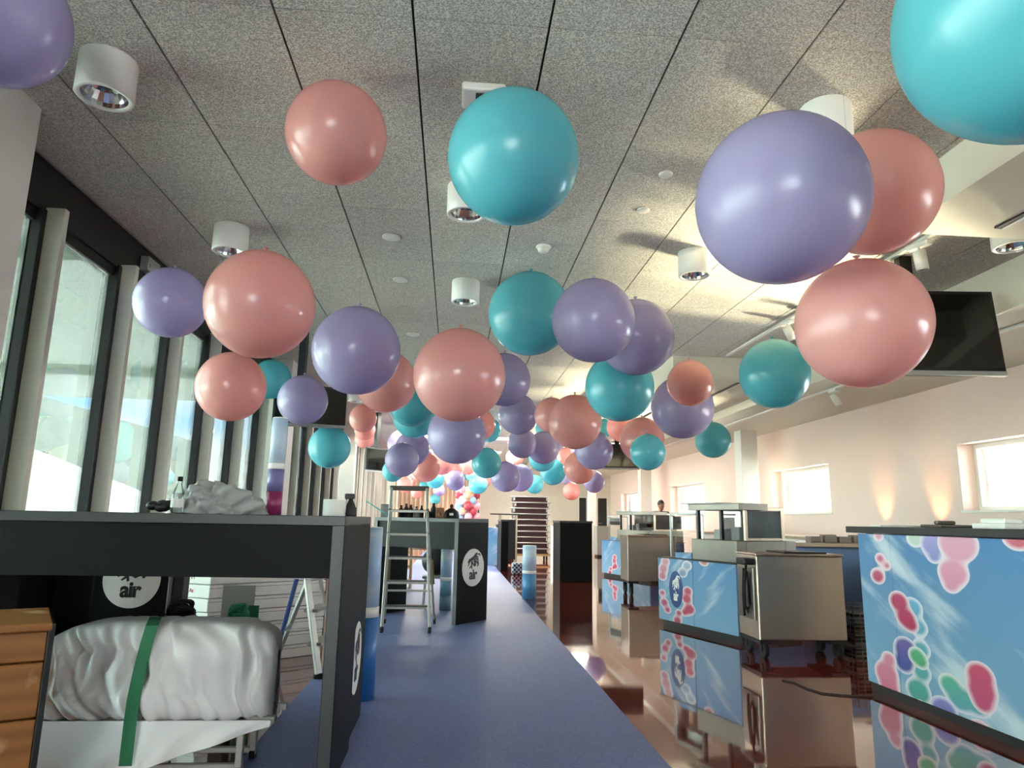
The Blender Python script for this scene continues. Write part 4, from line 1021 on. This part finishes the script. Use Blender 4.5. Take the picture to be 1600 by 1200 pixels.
# ------------------------------------------------------------------ serving islands with glass gantry
def island(label, p0, dvec, L, with_logo, kind=0):
    ang = math.atan2(dvec[1], dvec[0])
    t = thing('salad_bar', label, 'serving counter', (p0[0], p0[1], 0), ang)
    # local x runs towards the camera along the printed face, y goes away from the aisle
    bl = [([(.08, .52, .05), (.10, .60, .055), (.14, .68, .05)], '#C0607C', '#DDA0A8'), ([(.10, .24, .05), (.07, .34, .04), (.16, .17, .04)], '#B84060', '#C86080'), ([(.52, .40, .05), (.50, .32, .055), (.54, .22, .06), (.46, .18, .04)], '#B83A58', '#D05A72'), ([(.33, .08, .05), (.36, .16, .04)], '#B03050', '#C04A60'), ([(.44, .58, .05), (.52, .66, .05)], '#6E86A8', '#A8B8C4'), ([(.80, .72, .05)], '#C8807C', '#D0706C')]
    pa = print_mat('island_print', bl if with_logo else bl[2:4], sx=.6, top='#3F78B0', low='#82A9C6', cl=.5, rot=.6)
    h1 = .715
    for a, b in ((0, L * .48), (L * .48 + .006, L)):
        m = MB(); m.box((a, 0, .06), (b, .025, h1), .002); o = m.done('printed_panel', t, pa)
        if with_logo and a == 0: logo(o, face_frame((.32, -.001, .40), (1, 0, 0)) @ Matrix.Diagonal((.62, 1, 1, 1)), .19, 'blue_paint', 'paper')
    m = MB(); m.box((.02, .025, .06), (L, .80, h1 - .003), .003); m.done('body', t, 'blue_paint' if not with_logo else print_mat('deep_sky_print', (), top='#2A5C98', low='#2F4F80', cl=.62))
    m = MB(); m.box((.02, .04, 0), (L, .78, .06)); m.done('plinth', t, 'black_matte')
    m = MB(); m.box((-.01, -.01, h1), (L + .0, .82, h1 + .012), .003); m.done('worktop', t, 'tray_dark')
    m = MB(); m.box((.28, .03, h1 + .012), (.56, .8, h1 + .07), .004); m.done('raised_block', t, pa)
    # steel well
    m = MB(); m.box((.56, .04, h1 + .012), (L - .02, .16, .94), .006); m.box((.56, .66, h1 + .012), (L - .02, .80, .94), .006); m.box((.56, .16, h1 + .012), (.60, .66, .94), .003); m.box((L - .10, .16, h1 + .012), (L - .02, .66, .94), .003); m.box((.60, .16, h1 + .012), (L - .1, .66, h1 + .05)); w_ = m.done('steel_well', t, 'steel_dark')
    # gantry
    for x_ in (.58, .95): 
        m = MB(); m.bar((x_, .12, .94), (x_, .12, 1.24), .035, .035); m.done('post', t, 'frame_black')
    m = MB(); m.box((.50, .05, 1.235), (L + .02, .42, 1.30), .004); m.done('lamp_hood', t, 'steel_dark')
    m = MB(); m.box((.44, .0, 1.30), (1.0, .5, 1.312), .002); m.done('top_shelf', t, 'silver')
    m = MB(); m.box((.60, .42, 1.0), (L - .1, .425, 1.25)); m.done('glass_screen', t, 'clear')
    m = MB(); m.box((L - .03, .14, .94), (L, .17, 1.27), .003); m.box((L - .03, .60, .94), (L, .64, 1.27), .003); m.box((L - .03, .17, 1.235), (L, .60, 1.27), .003); m.box((L - .03, .17, .94), (L, .60, .965), .003); ef = m.done('end_frame', t, 'steel')
    m = MB(); m.box((L - .02, .175, .967), (L - .012, .595, 1.232)); m.done('end_glass', ef, 'screen' if kind else 'tray_glass')
    m = MB()
    m.bar((.05, .15, h1 + .012), (.05, .15, 1.2), .02, .02); m.bar((.05, .6, h1 + .012), (.05, .6, 1.2), .02, .02); m.bar((.05, .15, 1.2), (.05, .6, 1.2), .02, .02); m.bar((.05, .15, 1.2), (.5, .15, 1.2), .02, .02); m.done('guard_frame', t, 'silver')
    m = MB(); m.box((.06, .17, .78), (.066, .58, 1.18)); m.box((.07, .145, 1.03), (.48, .151, 1.17)); m.done('guard_glass', t, 'clear')
    for (x_, y_, w2_, h2_, mt_) in ((.70, .22, .16, .10, 'plastic_bag'), (.93, .25, .12, .13, 'grey_cab')):
        m = MB(); m.box((x_, y_, .77), (x_ + w2_, y_ + .3, .94 + h2_), .01); m.done('food_bin', t, mt_)
    return t
MT['tray_glass'] = P('smoked_glass', '#4A5558', .12, var=.5, vscale=6)
island('nearer sky print serving island with steel well and glass gantry', (2.31, 7.87), (.32, -.946), 1.27, True)
island('farther sky print serving island beyond the near one', (3.12, 14.7), (.305, -.952), 1.75, False, 1)
def cart(label, x0, y0, w, d, zb, zt, handle=True):
    t = thing('steel_cart', label, 'cart', (x0, y0, 0), group=None)
    m = MB(); m.box((0, 0, zb), (w, d, zt - .02), .008); m.done('body', t, 'steel')
    m = MB(); m.box((-.01, -.012, zt - .02), (w + .01, d + .01, zt), .006); m.done('top', t, 'steel')
    m = MB(); m.box((w * .35, .03, zt), (w - .12, d - .03, zt + .014), .003); m.done('lid', t, 'black_matte')
    m = MB(); m.box((.0, .0, zb - .03), (.16, d, zb)); m.box((w - .16, 0, zb - .03), (w, d, zb)); m.done('under_frame', t, 'black_matte')
    for x_ in (.06, w - .06):
        for y_ in (.06, d - .06):
            m = MB(); m.cyl((x_ - .018, y_, .062), (x_ + .018, y_, .062), .062, seg=20); m.box((x_ - .03, y_ - .012, .05), (x_ + .03, y_ + .02, zb - .03), .003); m.done('caster', t, 'rubber')
    if handle:
        m = MB(); m.box((-.10, .02, zt - .10), (.0, .20, zt - .045), .012); m.done('control_head', t, 'black_matte')
        m = MB(); m.box((-.02, .04, .30), (-.001, d - .04, zt - .12), .006); m.done('side_panel', t, 'steel_dark')
        m = MB(); m.tube([(-.05, .10, zt - .10), (-.07, .10, .60), (-.075, .10, .42), (-.05, .10, .36), (-.03, .12, .42), (-.03, .12, .58), (-.04, .12, .70)], .011, 8); m.tube([(-.03, .2, .72), (-.045, .2, .5), (-.04, .2, .32)], .012, 8); m.done('cable', t, 'rubber')
    return t
cart('brushed steel cart on casters with black cable at its side', 2.60, 5.93, .77, .42, .145, .857)
cart('smaller-looking steel cart on casters before the farther island', 2.70, 10.8, .76, .5, .21, .90, False)
# two white/black uprights behind far cart
# back counters near the wall
t = thing('back_counter', 'plain blue fronted back counter with steel top behind the steel cart', 'counter', (3.35, 7.5, 0))
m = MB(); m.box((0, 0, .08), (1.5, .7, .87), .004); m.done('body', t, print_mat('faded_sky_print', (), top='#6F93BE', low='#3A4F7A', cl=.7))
m = MB(); m.box((-.02, -.03, .87), (1.55, .72, .91), .003); m.done('worktop', t, 'steel')
m = MB(); m.box((.02, .03, 0), (1.48, .65, .08)); m.done('plinth', t, 'black_matte')
t = thing('wall_counter', 'long steel topped counter running along the window wall', 'counter', (4.95, 5.2, 0))
m = MB(); m.box((0, 0, .05), (.9, 8.5, .90), .004); m.done('body', t, 'white_paint'); m = MB(); m.box((-.03, -.03, .90), (.95, 8.55, .94), .003); m.done('worktop', t, 'steel')
for k in range(4):
    m = MB(); m.box((0, 0, 0), (.14, .12, .07 + .02 * (k % 2)), .006); tag(m.done('food_container', mat='steel_dark', loc=(4.02 + k * .17, 7.7, .91)), ['leftmost small steel container on the blue back counter', 'second small steel container on the blue back counter', 'third small steel container on the blue back counter', 'rightmost small steel container on the blue back counter'][k], 'container', 'steel containers on the back counter')
for k in range(4):
    t = thing('wire_crate', f'dark wire crate, {["bottom", "second", "third", "top"][k]} one of the stack between cart and print counter', 'crate', (3.50, 6.05, k * .105), group='stacked wire crates')
    m = MB()
    for z_ in (.004, .035, .065, .096): m.bar((0, 0, z_), (.5, 0, z_), .006, .006, bev=0); m.bar((0, .3, z_), (.5, .3, z_), .006, .006, bev=0); m.bar((0, 0, z_), (0, .3, z_), .006, .006, bev=0); m.bar((.5, 0, z_), (.5, .3, z_), .006, .006, bev=0)
    for i in range(9): m.bar((i * .0625, 0, 0), (i * .0625, 0, .1), .006, .006, bev=0); m.bar((i * .0625, .3, 0), (i * .0625, .3, .1), .006, .006, bev=0)
    for i in range(6): m.bar((0, i * .06, 0), (0, i * .06, .1), .006, .006, bev=0)
    m.done('wire_frame', t, 'steel_dark')
    m = MB(); m.box((.01, .01, .002), (.49, .29, .03)); m.done('crate_floor', t, 'black_matte')
# cable on floor
m = MB(); m.tube([at_z(x_, y_, .0055) for x_, y_ in ((1222, 1062), (1240, 1066), (1262, 1076), (1285, 1083), (1315, 1086), (1345, 1088), (1362, 1090))], .005, 6); tag(m.done('cable', mat='rubber'), 'thin black cable on the red floor before the print counter', 'cable')
# assumed warm uplights on the wall counter, added for a glow on the wall
for i, (px, lb) in enumerate(((1375, 'small assumed warm uplight on the wall counter, nearer the white pillar'), (1460, 'small assumed warm uplight on the wall counter, nearer the first window'))):
    p = at_x(px, 815, 6.0)
    t = thing('uplight', lb, 'lamp', (5.84, p.y, .94), group='assumed warm uplights')
    m = MB(); m.lathe([(0, 0), (.05, 0), (.05, .07), (.042, .075), (.042, .03), (0, .03)], 24); m.done('housing', t, 'black_matte')
    em = NT('warm_bulb'); em.p.inputs['Emission Color'].default_value = (1, .55, .25, 1); em.p.inputs['Emission Strength'].default_value = 6
    m = MB(); m.sphere((0, 0, .045), .02); m.done('bulb', t, em.m)
    ld = bpy.data.lights.new('assumed_uplight_beam', 'SPOT'); ld.energy = 11; ld.color = (1, .40, .13); ld.spot_size = math.radians(58); ld.spot_blend = 1.0; ld.shadow_soft_size = .03
    lo = bpy.data.objects.new('assumed_uplight_beam', ld); COL.objects.link(lo); lo.parent = t; lo.location = (0, 0, .08); lo.rotation_euler = (PI, 0, 0); lo.rotation_euler = Vector((.55, 0, 1)).to_track_quat('-Z', 'Y').to_euler()

# ------------------------------------------------------------------ person standing at the far counter
def skin_obj(name, verts, edges, radii, mat, parent, sub=2):
    me = bpy.data.meshes.new(name); me.from_pydata([Vector(v) for v in verts], edges, []); o = bpy.data.objects.new(name, me); COL.objects.link(o); o.parent = parent
    me.materials.append(MT[mat])
    mo = o.modifiers.new('s', 'SKIN'); 
    if not me.skin_vertices: me.skin_vertices.new(name='')
    for i, r in enumerate(radii):
        me.skin_vertices[0].data[i].radius = (r if isinstance(r, tuple) else (r, r)); me.skin_vertices[0].data[i].use_root = (i == 0)
    mo.use_smooth_shade = True
    s2 = o.modifiers.new('d', 'SUBSURF'); s2.levels = sub; s2.render_levels = sub
    dg = bpy.context.evaluated_depsgraph_get(); me2 = bpy.data.meshes.new_from_object(o.evaluated_get(dg)); o.modifiers.clear(); o.data = me2; me2.name = name
    return o
c = at_y(1031, 797, 16.6)
t = thing('person', 'person with short dark hair in black shirt leaning over the far counter', 'person', (c.x, 16.6, 0), .1)
V = [(0, 0, .90), (0, 0, 1.08), (0, -.03, 1.24), (0, -.05, 1.33), (0, -.07, 1.40), (0, -.09, 1.47),
     (-.17, -.04, 1.29), (-.25, -.08, 1.05), (-.20, -.28, .98), (-.19, -.35, .98), (.17, -.04, 1.29), (.27, -.12, 1.10), (.42, -.26, 1.12), (.49, -.31, 1.13),
     (-.09, 0, .86), (-.10, -.02, .48), (-.10, .03, .09), (-.10, -.09, .04), (.09, 0, .86), (.10, -.02, .48), (.10, .03, .09), (.10, -.09, .04)]
Ed = [(0, 1), (1, 2), (2, 3), (3, 4), (4, 5), (2, 6), (6, 7), (7, 8), (8, 9), (2, 10), (10, 11), (11, 12), (12, 13), (0, 14), (14, 15), (15, 16), (16, 17), (0, 18), (18, 19), (19, 20), (20, 21)]
Rr = [.13, .12, .13, .07, .055, .06, .06, .045, .035, .03, .06, .045, .035, .03, .085, .06, .045, .04, .085, .06, .045, .04]
body = skin_obj('body', V, Ed, Rr, 'skin', t)
skin_obj('shirt', [V[i] for i in (0, 1, 2, 3, 6, 7, 10, 11)], [(0, 1), (1, 2), (2, 3), (2, 4), (4, 5), (2, 6), (6, 7)], [.15, .14, .15, .085, .085, .065, .085, .065], 'shirt', t)
skin_obj('trousers', [V[i] for i in (0, 14, 15, 16, 18, 19, 20)], [(0, 1), (1, 2), (2, 3), (0, 4), (4, 5), (5, 6)], [.15, .105, .08, .065, .105, .08, .065], 'jeans', t)
m = MB(); hc = Vector((0, -.09, 1.50)); m.sphere(hc, .085, (.88, 1.05, 1.28), u=24, v=16); m.sphere(hc + Vector((0, -.088, -.01)), .016, (.8, 1, 1.3)); m.sphere(hc + Vector((-.076, 0, -.005)), .02, (.5, 1, 1.4)); m.sphere(hc + Vector((.076, 0, -.005)), .02, (.5, 1, 1.4)); hd = m.done('head', body, 'skin')
m = MB(); m.sphere(hc + Vector((0, .015, .028)), .09, (.93, 1.08, 1.12), u=24, v=16); m.done('hair', hd, 'hair')
m = MB()
for sx in (-.028, .028): m.sphere(hc + Vector((sx, -.082, .012)), .009, (1.2, .6, .8))
m.box(hc + Vector((-.022, -.086, -.05)), hc + Vector((.022, -.078, -.044)), .002); m.done('face_features', hd, 'hair')
for (hx, hy, hz, dx, dy) in ((-.19, -.35, .98, 0, -1), (.49, -.31, 1.13, .85, -.5)):
    m = MB(); d = Vector((dx, dy, -.15)).normalized(); n_ = Vector((-d.y, d.x, 0)).normalized(); b = Vector((hx, hy, hz))
    m.bar(b - d * .02, b + d * .075, .075, .028, bev=.01)
    for q, Lq in zip((-.03, -.01, .01, .03), (.06, .075, .07, .055)):
        s0 = b + d * .07 + n_ * q; m.tube([s0, s0 + d * Lq * .55, s0 + d * Lq + Vector((0, 0, -.02))], .008, 8)
    s0 = b + d * .02 + n_ * .036; m.tube([s0, s0 + n_ * .025 + d * .02, s0 + n_ * .03 + d * .05], .009, 8); m.done('hand', body, 'skin')
# fire call point & socket on the far part of the right wall
m = MB(); p = at_x(966, 800, XR); m.box((XR - .02, 25.9, p.z - .05), (XR, 26.0, p.z + .05), .004); tag(m.done('call_point', mat='red'), 'small red call point on the window wall near the far corner', 'call point')
m = MB(); m.box((XR - .02, 25.5, 1.0), (XR, 25.6, 1.1), .004); tag(m.done('wall_socket', mat='grey_cab'), 'small grey wall box below the farthest window', 'socket')
# clamp on the window head
p = at_x(233, 413, XL + .03); m = MB(); m.box((-.02, -.12, -.09), (.05, .10, .03), .01); m.cyl((.03, -.1, -.05), (.03, .08, -.05), .03); tag(m.done('door_closer', mat='silver', loc=(XL + .03, p.y, 3.12)), 'small grey metal fitting on the black window head', 'fitting')
